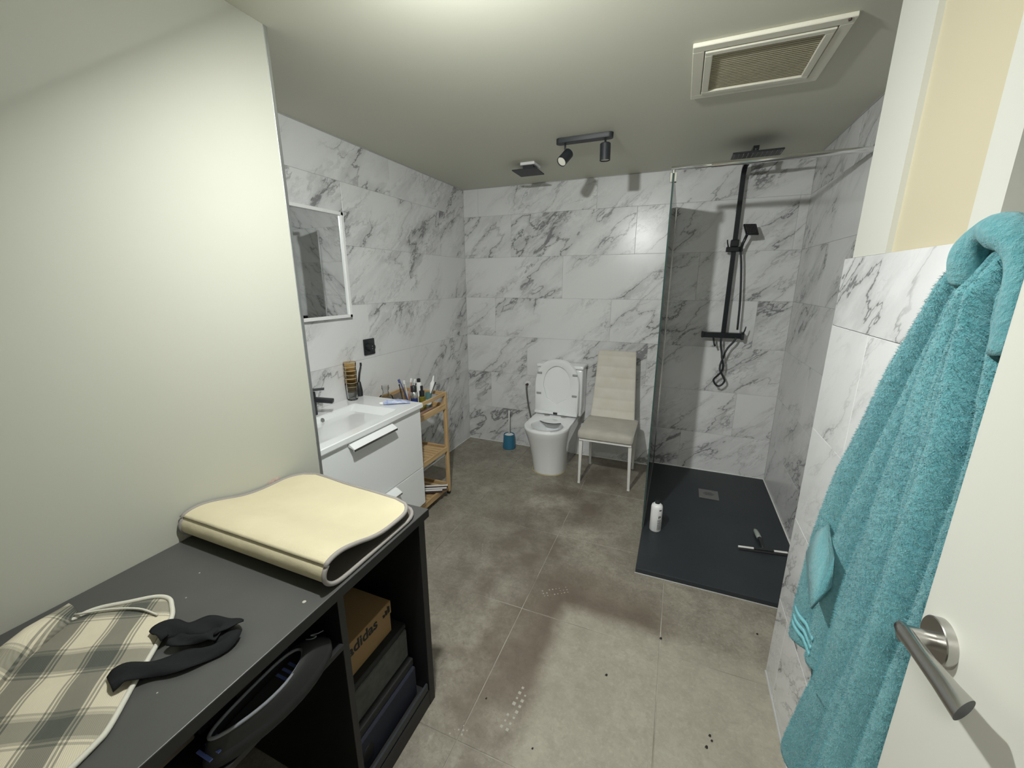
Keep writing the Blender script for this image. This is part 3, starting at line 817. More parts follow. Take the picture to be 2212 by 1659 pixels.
def desk_contents():
    # cardboard shoe box with print, grey box, dark box: in the right compartment
    t = thing('shoe_box', 'brown cardboard shoe box printed adidas, topmost in the desk compartment', 'box', (-0.95, 0.78, 0.40))
    x1 = -0.790
    def yz(y, z): return y, z
    bm = box(B(), -1.10, x1, 0.640, 0.868, 0.345, 0.440, 0.002, 1)
    obj('box_body', bm, 'cardboard', t)
    obj('lid', box(B(), -1.105, x1+0.003, 0.637, 0.871, 0.415, 0.462, 0.002, 1), 'cardboard', t)
    M = Matrix.Translation((x1+0.0036, 0.742, 0.436)) @ Matrix(((0, 0, 1, 0), (1, 0, 0, 0), (0, 1, 0, 0), (0, 0, 0, 1)))
    obj('lettering', text_mesh('adidas', 0.050, M, 0.0003, 0.0012), 'print_black', t)
    bm = B()      # three slanted bars
    for k, h in enumerate((0.012, 0.020, 0.028)):
        y = 0.834+k*0.0115
        p = [(y-0.004, 0.426), (y+0.005, 0.426), (y+0.005-h*0.0, 0.426+h*0.8), (y-0.006, 0.426+h)]
        a = [bm.verts.new((x1+0.0034, q[0], q[1])) for q in p]; b = [bm.verts.new((x1+0.0040, q[0], q[1])) for q in p]
        bm.faces.new(b); bm.faces.new(a)
        for i in range(4): bm.faces.new((a[i], a[(i+1) % 4], b[(i+1) % 4], b[i]))
    obj('printed_bars', bm, 'print_black', t)
    t = thing('grey_box', 'mottled grey box under the cardboard shoe box in the desk', 'box', (-0.95, 0.77, 0.22))
    obj('box_body', box(B(), -1.10, -0.76, 0.640, 0.905, 0.215, 0.325, 0.003, 1), 'grey_box', t)
    obj('lid', box(B(), -1.105, -0.765, 0.636, 0.909, 0.325, 0.344, 0.003, 1), 'print_black', t)
    t = thing('dark_box', 'dark navy box with open flap at the bottom of the desk compartment', 'box', (-0.93, 0.77, 0.066))
    obj('box_body', box(B(), -1.10, -0.73, 0.632, 0.90, 0.066, 0.185, 0.003, 1), 'navy', t)
    obj('lid', box(B(), -1.105, -0.74, 0.628, 0.904, 0.185, 0.214, 0.004, 2), 'print_black', t)
    obj('finger_hole', cyl(B(), (-0.7305, 0.66, 0.125), (-0.728, 0.66, 0.125), 0.024, 0.024, 24), 'desk_black', t)
    t = thing('tray_board', 'low black tray in front of the boxes on the desk bottom', 'tray', (-0.70, 0.76, 0.066))
    obj('tray_base', box(B(), -0.726, -0.70, 0.625, 0.92, 0.066, 0.072, 0.001, 1), 'print_black', t)
    obj('tray_front', box(B(), -0.706, -0.698, 0.625, 0.92, 0.072, 0.10, 0.001, 1), 'lamp_black', t)
    # slipper on the shelf: sole + upper ring with grey collar
    t = thing('slipper', 'black slip-on shoe with grey collar on the desk shelf', 'shoe', (-0.735, 0.435, 0.601), 0)
    def outline(sc, n=40, wx=1.0):
        o = []
        for i in range(n):
            a = 2*PI*i/n
            y = 0.145*math.cos(a); x = 0.041*math.sin(a)*(1+0.18*math.cos(a))*wx
            x += 0.012*math.sin((y+0.145)/0.29*PI)
            o.append((x*sc, y*sc))
        return o
    cx, cy, cz = -0.722, 0.430, 0.601
    bm = B(); O = outline(1)
    loft(bm, [[(cx+x*s, cy+y*s, cz+z) for x, y in O] for s, z in ((0.95, 0), (1.0, 0.006), (1.0, 0.022), (0.97, 0.030))])
    obj('sole', bm, 'slipper_sole', t, 40)
    bm = B()
    I = outline(0.74); I = [(x*0.95, y*0.92-0.028) for x, y in I]
    R = []
    for k in range(6):
        s = k/5
        R.append([(cx+lerp(a[0]*0.97, b[0], s), cy+lerp(a[1]*0.97, b[1], s), cz+0.030+0.032*math.sin(s*PI/2)*(1+0.25*(a[1] > 0)*a[1]/0.145)) for a, b in zip(O, I)])
    loft(bm, R, False, False); obj('upper', bm, 'print_black', t, True)
    obj('collar', tube(B(), [(cx+x, cy+y, cz+0.062+0.02*max(0, y)) for x, y in I], 0.0034, 8, True), 'slipper_grey', t, True)
    bm = B(); J = [(x*0.86, y*0.9-0.002) for x, y in I]
    loft(bm, [[(cx+x, cy+y, cz+z) for x, y in J] for z in (0.030, 0.038)])
    obj('insole', bm, 'slipper_sole', t)
    for k, dy in enumerate((0.045, 0.06, 0.075, -0.085, -0.10, -0.115)):
        obj('lining_stripe', box(B(), cx-0.018, cx+0.020, cy+dy-0.028, cy+dy-0.022, cz+0.038, cz+0.040), 'stripe_blue', t)
    pts = spline([(cx-0.004, cy+0.088, cz+0.073), (cx+0.008, cy+0.094, cz+0.073), (cx+0.010, cy+0.105, cz+0.071), (cx-0.002, cy+0.100, cz+0.073), (cx+0.004, cy+0.114, cz+0.068), (cx+0.001, cy+0.132, cz+0.058)], 6)
    obj('script_mark', tube(B(), pts, 0.0011, 5), 'slipper_grey', t, True)
    # checked cloth folded on the shelf behind the shoe
    t = thing('checked_cloth', 'folded navy and beige checked cloth behind the black shoe on the desk shelf', 'cloth', (-0.86, 0.36, 0.601))
    obj('cloth_body', box(B(), -1.0, -0.80, 0.10, 0.53, 0.601, 0.668, 0.02, 3), 'print_black', t, True)
    k = 0
    for (y0, y1, m, dx) in ((0.12, 0.17, 'patch_beige', 0), (0.175, 0.245, 'navy', 0.004), (0.25, 0.315, 'patch_beige', 0), (0.32, 0.39, 'navy', 0.004), (0.395, 0.455, 'patch_beige', 0), (0.46, 0.52, 'navy', 0.004)):
        q = obj('patch', box(B(), -0.805, -0.796+dx, y0, y1, 0.608, 0.655, 0.003, 1), m, t)
        q2 = obj('patch', box(B(), -0.98, -0.815, y0+0.004, y1-0.004, 0.667, 0.671, 0.001, 1), 'navy' if m == 'patch_beige' else 'patch_beige', t)
desk_contents()

def sticker():
    bm = box(B(), XW+0.0002, XW+0.0008, 0.842, 0.886, 0.774, 0.812)
    tag(obj('sticker', bm, 'sticker_pink'), 'faded pinkish paper label stuck on the partition behind the folded mat', 'sticker')
sticker()

# ------------------------------------------------------------ vanity
def vanity():
    t = thing('vanity_unit', 'white wall-hung washbasin cabinet behind the partition', 'cabinet', (-1.55, 1.47, 0.15))
    y0, y1, xf = 1.072, 1.860, -1.338
    bm = B(); xb = xf-0.020
    box(bm, XL+0.001, xb, y0+0.002, y0+0.018, 0.157, 0.765, 0.001, 1); box(bm, XL+0.001, xb, y1-0.018, y1-0.002, 0.157, 0.765, 0.001, 1)
    box(bm, XL+0.001, xb, y0+0.018, y1-0.018, 0.157, 0.173); box(bm, XL+0.001, XL+0.012, y0+0.018, y1-0.018, 0.173, 0.60)
    obj('carcass', bm, 'white_gloss', t)
    for za, zb in ((0.398, 0.764), (0.157, 0.394)):
        d = obj('drawer_front', box(B(), xf-0.018, xf, y0, y1, za, zb, 0.0015, 2), 'white_gloss', t)
        zz = zb - 0.018
        # lip handle: sloping plate with a dark chrome underside bar
        bm = B()
        pa = [(xf, zz+0.014), (xf+0.012, zz+0.010), (xf+0.040, zz-0.008), (xf+0.040, zz-0.013), (xf+0.010, zz-0.002), (xf, zz)]
        loft(bm, [[(x, 1.295, z) for x, z in pa], [(x, 1.600, z) for x, z in pa]])
        h = obj('handle', bm, 'white_gloss', d)
        bm = box(B(), xf+0.034, xf+0.0405, 1.293, 1.602, zz-0.020, zz-0.0085, 0.001, 1)
        obj('grip_bar', bm, 'chrome', h)
    # ceramic top with moulded basin
    t2 = thing('washbasin', 'white ceramic washbasin top with a moulded rectangular bowl on the cabinet', 'basin', (-1.55, 1.47, 0.766))
    bm = B(); Z = 0.797
    X0, X1, Y0, Y1 = XL+0.001, -1.322, 1.070, 1.870
    ix0, ix1, iy0, iy1 = -1.672, -1.385, 1.185, 1.700
    def rr(x0, x1, y0, y1, r, z, n=6):
        o = []
        for cx, cy, a0 in ((x1-r, y1-r, 0), (x0+r, y1-r, PI/2), (x0+r, y0+r, PI), (x1-r, y0+r, 1.5*PI)):
            for k in range(n): a = a0 + PI/2*k/(n-1); o.append((cx+r*math.cos(a), cy+r*math.sin(a), z))
        return o
    rings = [rr(X0, X1-0.002, Y0+0.002, Y1-0.002, 0.003, 0.767), rr(X0, X1, Y0, Y1, 0.004, 0.772), rr(X0, X1, Y0, Y1, 0.004, Z-0.004), rr(X0+0.003, X1-0.004, Y0+0.004, Y1-0.004, 0.004, Z),
             rr(ix0-0.008, ix1+0.008, iy0-0.008, iy1+0.008, 0.012, Z+0.0005), rr(ix0, ix1, iy0, iy1, 0.010, Z-0.004), rr(ix0+0.006, ix1-0.02, iy0+0.02, iy1-0.05, 0.008, Z-0.040),
             rr(ix0+0.03, ix1-0.10, 1.34, 1.47, 0.006, Z-0.105)]
    loft(bm, rings); obj('basin_top', bm, 'white_ceramic', t2, 12)
    # drain with chrome ring
    bm = cyl(B(), (ix0-0.001, 1.462, Z-0.024), (ix0+0.010, 1.462, Z-0.020), 0.0135, 0.012, 24)
    obj('overflow_ring', bm, 'chrome', t2, 40)
    # tap
    t = thing('basin_tap', 'black mixer tap at the back of the washbasin beside the partition', 'tap', (-1.722, 1.455, 0.797))
    obj('tap_body', box(B(), -1.745, -1.702, 1.435, 1.475, 0.798, 0.925, 0.004, 2), 'black_matte', t, 40)
    M = Matrix.Translation((-1.705, 1.455, 0.888)) @ Matrix.Rotation(math.radians(32), 4, 'Z') @ Matrix.Rotation(math.radians(8), 4, 'Y')
    obj('spout', box(B(), -0.01, 0.100, -0.017, 0.017, -0.012, 0.010, 0.004, 2, 0, M), 'black_matte', t, 40)
    M = Matrix.Translation((-1.722, 1.455, 0.934)) @ Matrix.Rotation(math.radians(45), 4, 'Z')
    obj('lever', box(B(), -0.02, 0.070, -0.016, 0.016, -0.003, 0.004, 0.0015, 2, 0, M), 'black_matte', t, 40)
vanity()

def tumbler(cx, cy, z0, h, r0, r1, m, name, label, cat, group=None):
    t = thing(name, label, cat, (cx, cy, z0), 0, group)
    w_ = 0.0018
    bm = lathe(B(), [(0, z0+0.0005), (r0*0.9, z0+0.0005), (r0, z0+0.004), (r1, z0+h), (r1-w_, z0+h), (r0-w_, z0+0.010), (0, z0+0.009)], (cx, cy), 28)
    obj('cup_wall', bm, m, t, 50)
    return t
def counter_items():
    cx, cy = -1.742, 1.765
    z = 0.7975
    tumbler(cx, cy, z, 0.100, 0.030, 0.036, 'clear_glass', 'tumbler', 'clear glass tumbler at the bottom of the stack on the washbasin', 'glass', 'stacked tumblers')
    for k, lab in enumerate(('amber tumbler directly above the clear one in the washbasin stack', 'middle amber tumbler of the stack on the washbasin', 'topmost amber tumbler of the stack on the washbasin')):
        zz = z + 0.046 + 0.047*k
        t = tumbler(cx+0.0008*k, cy, zz+0.002, 0.085, 0.0285, 0.0355, 'amber_glass', 'tumbler', lab, 'glass', 'stacked tumblers')
        bm = tube(B(), [(cx+0.0008*k+0.0352*math.cos(a*2*PI/28), cy+0.0352*math.sin(a*2*PI/28), zz+0.086) for a in range(28)], 0.0016, 6, True)
        obj('rim', bm, 'amber_rim', t, True)
        for q in range(2):
            bm = tube(B(), [(cx+(0.0322+0.003*q)*math.cos(a*2*PI/28), cy+(0.0322+0.003*q)*math.sin(a*2*PI/28), zz+0.035+0.026*q) for a in range(28)], 0.0012, 5, True)
            obj('ridge', bm, 'amber_rim', t, True)
    t = thing('black_toothbrush', 'black toothbrush standing in a slim black holder behind the tumblers', 'toothbrush', (-1.768, 1.835, 0.7975))
    obj('holder', lathe(B(), [(0, 0.798), (0.018, 0.798), (0.019, 0.83), (0.012, 0.885), (0.010, 0.887), (0, 0.887)], (-1.762, 1.845), 18), 'black_matte', t, 40)
    obj('handle', tube(B(), [(-1.762, 1.845, 0.88), (-1.760, 1.856, 0.94), (-1.756, 1.870, 0.985)], [0.0065, 0.0055, 0.0045], 8), 'black_matte', t, True)
    obj('bristles', box(B(), -1.762, -1.751, 1.865, 1.875, 0.980, 1.0, 0.002, 1), 'black_matte', t)
    # toothpaste tube
    t = thing('toothpaste_tube', 'half-used pale blue toothpaste tube lying on the washbasin corner', 'tube', (-1.45, 1.80, 0.7975), 0)
    ax = Vector((-1.505, 1.745, 0.806)); bx = Vector((-1.395, 1.845, 0.8))
    bm = B(); R = []
    d = (bx-ax); sd = Vector((-d.y, d.x, 0)).normalized()
    for k, (s, w_, h_) in enumerate(((0.0, .010, .009), (0.08, .020, .013), (0.4, .026, .013), (0.8, .029, .008), (1.0, .030, .002))):
        p = ax + d*s; p.z = 0.7985 + h_
        R.append([p + sd*w_*math.cos(2*PI*i/14) + Vector((0, 0, h_*math.sin(2*PI*i/14))) for i in range(14)])
    loft(bm, R); obj('tube_body', bm, 'tube_blue', t, 50)
    p0 = ax.copy(); p0.z = 0.8065
    obj('cap', cyl(B(), p0 - d.normalized()*0.018, p0 + d.normalized()*0.002, 0.0075, 0.0085, 14), 'white_plastic', t, 40)
    obj('printed_band', None or box(B(), -0.02, 0.02, -0.0135, 0.0135, 0, 0.0012, 0.0003, 1, 0, Matrix.Translation(ax + d*0.70 + Vector((0, 0, 0.0045))) @ Matrix.Rotation(math.atan2(d.y, d.x), 4, 'Z')), 'stripe_blue', t)
mat('amber_rim', (0.55, 0.45, 0.30), 0.35)
counter_items()

# ------------------------------------------------------------ mirror, socket
def wall_left_items():
    t = thing('wall_mirror', 'rectangular mirror in a thin white frame above the washbasin', 'mirror', (XL, 1.5, 1.28))
    y0, y1, z0, z1 = 1.085, 1.848, 1.275, 1.845
    obj('glass', box(B(), XL+0.001, XL+0.014, y0+0.01, y1-0.01, z0+0.01, z1-0.01), 'mirror', t)
    bm = B()
    for (a, b, c, d) in ((y0, y1, z0, z0+0.017), (y0, y1, z1-0.017, z1), (y0, y0+0.017, z0, z1), (y1-0.017, y1, z0, z1)):
        box(bm, XL+0.0005, XL+0.026, a, b, c, d, 0.001, 1)
    obj('frame', bm, 'white_plastic', t)
    t = thing('wall_socket', 'square black wall socket with a round plug adapter on the left wall', 'socket', (XL, 1.98, 1.08))
    obj('plate', box(B(), XL+0.0005, XL+0.010, 1.936, 2.030, 1.030, 1.130, 0.003, 2), 'black_satin', t, 40)
    obj('adapter', cyl(B(), (XL+0.009, 1.978, 1.080), (XL+0.040, 1.972, 1.080), 0.026, 0.024, 24), 'black_matte', t, 40)
    bm = cyl(B(), (XL+0.0402, 1.972, 1.087), (XL+0.0408, 1.972, 1.087), 0.003, 0.003, 8); cyl(bm, (XL+0.0402, 1.972, 1.072), (XL+0.0408, 1.972, 1.072), 0.003, 0.003, 8)
    obj('contact_pin', bm, 'chrome', t)
wall_left_items()

# ------------------------------------------------------------ bamboo trolley with toiletries
CX0, CX1, CY0, CY1 = -1.752, -1.400, 1.888, 2.262
def cart():
    t = thing('bamboo_trolley', 'three-tier bamboo shelf trolley between the washbasin cabinet and the corner', 'shelf', (-1.58, 2.07, 0))
    p = 0.024
    for x in (CX0, CX1-p):
        for y in (CY0, CY1-p):
            obj('post', box(B(), x, x+p, y, y+p, 0.020, 0.756, 0.003, 2), 'bamboo_z', t)
            obj('foot', box(B(), x+0.002, x+p-0.002, y+0.002, y+p-0.002, 0.0, 0.021, 0.002, 1), 'print_black', t)
    def rails(z0, z1, th=0.014):
        for x in (CX0+0.003, CX1-th-0.002):
            obj('rail', box(B(), x, x+th, CY0+p, CY1-p, z0, z1, 0.002, 1), 'bamboo_y', t)
        for y in (CY0+0.003, CY1-th-0.003):
            obj('rail', box(B(), CX0+p, CX1-p, y, y+th, z0, z1, 0.002, 1), 'bamboo_x', t)
    rails(0.733, 0.756); rails(0.638, 0.677); rails(0.330, 0.366); rails(0.044, 0.084)
    # top tray board and two slatted shelves
    obj('tray_board', box(B(), CX0+0.017, CX1-0.017, CY0+0.018, CY1-0.018, 0.645, 0.652), 'bamboo_x', t)
    for z in (0.352, 0.066):
        n = 9; wv = (CY1-CY0-0.05)/n
        for k in range(n):
            y = CY0+0.025+k*wv
            obj('slat', box(B(), CX0+0.017, CX1-0.017, y, y+wv-0.008, z-0.006, z+0.004, 0.0015, 1), 'bamboo_x', t)
cart()

def cart_items():
    zt = 0.6525
    # clear glass jar with neck, by the wall
    t = thing('glass_bottle', 'clear round-bodied glass bottle at the wall end of the trolley top', 'bottle', (-1.683, 1.985, zt))
    bm = lathe(B(), [(0, zt+0.001), (0.040, zt+0.001), (0.048, zt+0.02), (0.048, zt+0.085), (0.040, zt+0.115), (0.019, zt+0.135), (0.017, zt+0.150), (0.022, zt+0.165), (0.022, zt+0.185), (0.0195, zt+0.185), (0.0145, zt+0.150), (0.037, zt+0.112), (0.045, zt+0.08), (0.045, zt+0.02), (0, zt+0.006)], (-1.683, 1.985), 28)
    obj('bottle_wall', bm, 'clear_glass', t, 60)
    obj('neck_ring', tube(B(), [(-1.683+0.0225*math.cos(a*PI/12), 1.985+0.0225*math.sin(a*PI/12), zt+0.168) for a in range(24)], 0.0015, 5, True), 'clear_glass', t, True)
    # large flared cup with brushes
    cx, cy = -1.585, 2.085
    t = thing('brush_cup', 'flared clear glass holding toothbrushes on the trolley top', 'cup', (cx, cy, zt))
    bm = lathe(B(), [(0, zt+0.001), (0.030, zt+0.001), (0.034, zt+0.02), (0.055, zt+0.170), (0.0575, zt+0.178), (0.054, zt+0.178), (0.031, zt+0.02), (0, zt+0.008)], (cx, cy), 28)
    obj('cup_wall', bm, 'clear_glass', t, 50)
    def brush(nm, label, col, foot, dr, L, head='white_plastic'):
        t = thing(nm, label, 'toothbrush', foot, 0, 'toothbrushes on the trolley')
        f = Vector(foot); d = Vector(dr).normalized(); pts = [f, f+d*L*0.5+Vector((0, 0, 0.002)), f+d*L*0.85, f+d*L]
        obj('handle', tube(B(), pts, [0.005, 0.0055, 0.0032, 0.004], 8), col, t, True)
        e = f + d*L; x, y = frame_of(d)
        bm = B(); M = Matrix.Translation(e - d*0.012 + x*0.007) @ Matrix((( x.x, y.x, d.x, 0), (x.y, y.y, d.y, 0), (x.z, y.z, d.z, 0), (0, 0, 0, 1)))
        box(bm, -0.006, 0.006, -0.006, 0.006, -0.013, 0.013, 0.002, 1, 0, M); obj('bristles', bm, head, t)
    brush('toothbrush', 'blue toothbrush leaning to the left in the flared glass', 'brush_blue', (cx+0.012, cy+0.006, zt+0.012), (-0.20, -0.24, 1), 0.218, 'brush_blue')
    brush('toothbrush', 'toothbrush with a translucent white head left of centre in the flared glass', 'white_plastic', (cx+0.006, cy-0.004, zt+0.012), (-0.10, -0.04, 1), 0.195)
    brush('toothbrush', 'toothbrush with a coral band standing upright in the flared glass', 'brush_coral', (cx-0.012, cy-0.004, zt+0.012), (0.16, 0.14, 1), 0.205)
    brush('toothbrush', 'white toothbrush nearest the right rim of the flared glass', 'white_plastic', (cx-0.010, cy+0.010, zt+0.012), (0.22, 0.20, 1), 0.20)
    def bott(nm, label, x, y, h, r, parts):
        t = thing(nm, label, 'bottle', (x, y, zt), 0)
        for n_, m_, pr in parts: obj(n_, lathe(B(), [(rr_, zt+zz_) for rr_, zz_ in pr], (x, y), 22), m_, t, 40)
        return t
    bott('toiletry_bottle', 'navy bottle with silver shoulder and black cap on the trolley top', -1.492, 2.020, 0.2, 0.022, (
        ('bottle_body', 'bottle_navy', [(0, 0.001), (0.022, 0.001), (0.023, 0.01), (0.023, 0.115), (0, 0.115)]),
        ('shoulder', 'silver_cap', [(0.0235, 0.115), (0.0235, 0.145), (0.018, 0.155), (0, 0.155)]),
        ('cap', 'black_matte', [(0.0185, 0.150), (0.0185, 0.190), (0.016, 0.193), (0, 0.193)])))
    bott('toiletry_bottle', 'small olive oil-coloured bottle with a black pump cap on the trolley top', -1.478, 2.085, 0.2, 0.022, (
        ('bottle_body', 'bottle_olive', [(0, 0.001), (0.023, 0.001), (0.024, 0.01), (0.022, 0.105), (0.012, 0.115), (0, 0.115)]),
        ('cap', 'black_matte', [(0.0165, 0.108), (0.0165, 0.145), (0.008, 0.15), (0.009, 0.178), (0, 0.18)])))
    bott('toiletry_bottle', 'slim white bottle with a round black cap behind the olive bottle', -1.555, 2.165, 0.2, 0.02, (
        ('bottle_body', 'white_plastic', [(0, 0.001), (0.016, 0.001), (0.016, 0.17), (0.010, 0.18), (0, 0.18)]),
        ('cap', 'black_matte', [(0.0115, 0.178), (0.012, 0.20), (0.0, 0.205)])))
    # second small cup with tooth brushes heads and razor
    cx, cy = -1.475, 2.150
    t = thing('small_cup', 'small teal-grey cup at the far corner of the trolley top', 'cup', (cx, cy, zt))
    obj('cup_wall', lathe(B(), [(0, zt+0.001), (0.019, zt+0.001), (0.0215, zt+0.115), (0.0195, zt+0.115), (0.017, zt+0.01), (0, zt+0.01)], (cx, cy), 20), 'teal_plastic', t, 50)
    obj('label_band', lathe(B(), [(0.0205, zt+0.04), (0.0212, zt+0.04), (0.0218, zt+0.075), (0.0212, zt+0.075)], (cx, cy), 20), 'white_plastic', t, 50)
    t = thing('electric_brush_head', 'broad white brush with a pointed tip standing in the small teal cup', 'brush', (cx, cy, zt+0.012))
    R = []; bm = B()
    for s, w_, h_ in ((0, .004, .004), (0.4, .005, .005), (0.6, .013, .007), (0.78, .015, .007), (0.86, .006, .004), (1.0, .0045, .003)):
        p = Vector((cx, cy, zt+0.012)) + Vector((0.03, 0.028, 0.215))*s
        R.append([p + Vector((math.cos(2*PI*i/12)*w_*0.8, math.cos(2*PI*i/12)*w_*0.6 + 0, math.sin(2*PI*i/12)*0)) + Vector((-0.6, 0.8, 0))*h_*math.sin(2*PI*i/12) for i in range(12)])
    loft(bm, R); obj('brush_body', bm, 'white_plastic', t, 50)
    t = thing('comb', 'thin black comb leaning in the small teal cup', 'comb', (cx+0.006, cy, zt+0.012))
    obj('comb_spine', tube(B(), [(cx+0.006, cy-0.002, zt+0.012), (cx+0.020, cy+0.012, zt+0.12), (cx+0.042, cy+0.030, zt+0.185)], [0.0025, 0.003, 0.004], 8), 'black_matte', t, True)
    # soap box lying on the tray
    t = thing('soap_packet', 'flat reddish packet lying on the trolley tray behind the front rail', 'packet', (-1.46, 2.0, zt))
    obj('packet_body', box(B(), -1.475, -1.425, 1.93, 2.13, zt+0.0005, zt+0.030, 0.004, 2), 'soap_box', t, 40)
    # three white-topped bars on the bottom shelf
    for k, lab in enumerate(('rearmost of the three white-topped bars on the lowest trolley shelf', 'middle one of the three white-topped bars on the lowest trolley shelf', 'nearest of the three white-topped bars on the lowest trolley shelf')):
        t = thing('flat_bar', lab, 'bar', (-1.50, 2.12-0.034*k, 0.07), 0, 'white-topped bars on the lowest shelf')
        M = Matrix.Translation((-1.50+(0.012 if k == 1 else 0), 2.125-0.036*k, 0.088)) @ Matrix.Rotation(math.radians(28), 4, 'Z')
        obj('bar_body', box(B(), -0.145, 0.135, -0.010, 0.010, -0.002, 0.010, 0.001, 1, 0, M), 'plum', t)
        obj('bar_top', box(B(), -0.146, 0.136, -0.006, 0.010, 0.010, 0.014, 0.001, 1, 0, M), 'white_metal', t)
cart_items()

# ------------------------------------------------------------ toilet
def toilet():
    t = thing('toilet', 'white close-coupled toilet with raised seat and lid against the back wall', 'toilet', (-0.86, 2.95, 0))
    cx = -0.862
    def ring(w_, yf, yb, z, n=36, p=2.2):
        o = []; ym = yf + (w_/2)*1.05
        for i in range(n+1):
            a = PI + PI*i/n
            ca, sa = math.cos(a), math.sin(a)
            o.append((cx + w_/2*math.copysign(abs(ca)**(2/p), ca), ym + (ym-yf)*math.copysign(abs(sa)**(2/p), sa), z))
        o += [(cx+w_/2*0.98, yb-0.01, z), (cx+w_/2*0.9, yb, z), (cx, yb, z), (cx-w_/2*0.9, yb, z), (cx-w_/2*0.98, yb-0.01, z)]
        return o
    bm = B()
    R = [ring(0.250, 2.775, 3.262, 0.0), ring(0.252, 2.772, 3.262, 0.02), ring(0.268, 2.752, 3.262, 0.12), ring(0.300, 2.715, 3.262, 0.24), ring(0.338, 2.668, 3.262, 0.34), ring(0.352, 2.645, 3.262, 0.385), ring(0.352, 2.643, 3.262, 0.397), ring(0.346, 2.648, 3.26, 0.403)]
    # rim opening
    n = 36
    def inner(rx, ry, cy, z):
        o = []
        for q in R[-1]:
            a = math.atan2((q[1]-cy)/ry, (q[0]-cx)/rx); o.append((cx+rx*math.cos(a), cy+ry*math.sin(a), z))
        return o
    R += [inner(0.132, 0.150, 2.838, 0.4035), inner(0.126, 0.144, 2.838, 0.398), inner(0.128, 0.146, 2.838, 0.37), inner(0.115, 0.130, 2.845, 0.31), inner(0.075, 0.085, 2.86, 0.24), inner(0.045, 0.05, 2.88, 0.20)]
    loft(bm, R); obj('bowl', bm, 'white_ceramic', t, 50)
    # rim shelf (rimless flush deflector) at the back of the opening
    bm = B(); pts = spline([(cx-0.112, 2.900, 0.399), (cx-0.085, 2.908, 0.400), (cx-0.035, 2.882, 0.400), (cx+0.035, 2.882, 0.400), (cx+0.085, 2.908, 0.400), (cx+0.112, 2.900, 0.399)], 5)
    top = [p.copy() for p in pts]; back = [Vector((p.x, max(p.y, 2.838+0.142*math.sqrt(max(0, 1-((p.x-cx)/0.128)**2))), 0.400)) for p in pts]
    loft(bm, [[a, b, b-Vector((0, 0, 0.006)), a-Vector((0, 0, 0.006))] for a, b in zip(top, back)])
    obj('flush_deflector', bm, 'white_ceramic', t, 40)
    obj('deflector_edge', tube(B(), [p+Vector((0, -0.001, -0.004)) for p in pts], 0.0030, 6), 'black_matte', t, True)
    # tank
    obj('tank', box(B(), cx-0.180, cx+0.200, 3.105, 3.270, 0.400, 0.792, 0.014, 3), 'white_ceramic', t, 50)
    obj('tank_lid', box(B(), cx-0.186, cx+0.206, 3.098, 3.272, 0.794, 0.822, 0.009, 3), 'white_ceramic', t, 50)
    obj('flush_button', cyl(B(), (cx+0.01, 3.18, 0.822), (cx+0.01, 3.18, 0.827), 0.022, 0.022, 24), 'chrome', t, 40)
    # raised seat and lid
    def D(w_, z0, z1, n=40, p=2.3):
        o = []; zm = z1 - w_*0.62
        for i in range(n+1):
            a = PI*i/n; ca, sa = math.cos(a), math.sin(a)
            o.append((w_/2*math.copysign(abs(ca)**(2/p), ca), zm + (z1-zm)*abs(sa)**(2/p)))
        o += [(-w_/2*0.98, z0+0.008), (-w_/2*0.94, z0), (0, z0), (w_/2*0.94, z0), (w_/2*0.98, z0+0.008)]
        return o
    def P(x, z, y): return (cx+x, y + (z-0.43)*0.035, z)
    out = D(0.366, 0.432, 0.868)
    bm = B(); zc = 0.660
    inn = []
    for x, z in out:
        a = math.atan2((z-zc)/0.158, x/0.113); inn.append((0.113*math.cos(a), zc+0.158*math.sin(a)))
    yf = 3.052
    sc = lambda pts, k: [(x*k, zc+(z-zc)*k) for x, z in pts]
    rings = [[P(x, z, yf+0.016) for x, z in out], [P(x, z, yf+0.004) for x, z in out], [P(x, z, yf) for x, z in sc(out, 0.985)], [P(x, z, yf) for x, z in sc(inn, 1.03)], [P(x, z, yf+0.003) for x, z in inn], [P(x, z, yf+0.016) for x, z in inn], [P(x, z, yf+0.016) for x, z in out]]
    loft(bm, rings, False, False); s = obj('seat_ring', bm, 'white_ceramic', t, 45)
    for bx_, bz_ in ((-0.145, 0.755), (0.148, 0.755), (-0.148, 0.585), (0.150, 0.585)):
        M = Matrix.Translation(P(bx_, bz_, yf-0.003))
        obj('buffer', box(B(), -0.020, 0.020, -0.004, 0.004, -0.0085, 0.0085, 0.0038, 3, 0, M), 'grey_plastic', s, 50)
    bm = B(); yl = yf+0.018
    out2 = sc(out, 1.012)
    loft(bm, [[P(x, z, yl) for x, z in out2], [P(x, z, yl+0.010) for x, z in out2], [P(x, z, yl+0.014) for x, z in sc(out, 0.97)]])
    obj('lid', bm, 'white_ceramic', t, 45)
    # hinge bar and caps
    obj('hinge_bar', box(B(), cx-0.180, cx+0.180, 3.040, 3.072, 0.416, 0.440, 0.003, 2), 'white_ceramic', t, 40)
    obj('release_button', box(B(), cx-0.018, cx+0.018, 3.037, 3.042, 0.419, 0.437, 0.002, 1), 'lamp_black', t)
    for x in (-0.07, 0.072):
        obj('hinge_cap', cyl(B(), (cx+x, 3.045, 0.4035), (cx+x, 3.045, 0.411), 0.024, 0.022, 20), 'grey_plastic', t, 40)
    # old sealant around the base
    rb = ring(0.262, 2.768, 3.262, 0.003)[:37]
    obj('sealant', tube(B(), rb, 0.0055, 6), 'scum_yellow', t, True)
    # supply valve and hose
    t = thing('water_valve', 'white wall rosette with braided supply hose left of the toilet', 'valve', (-1.187, YB, 0.59))
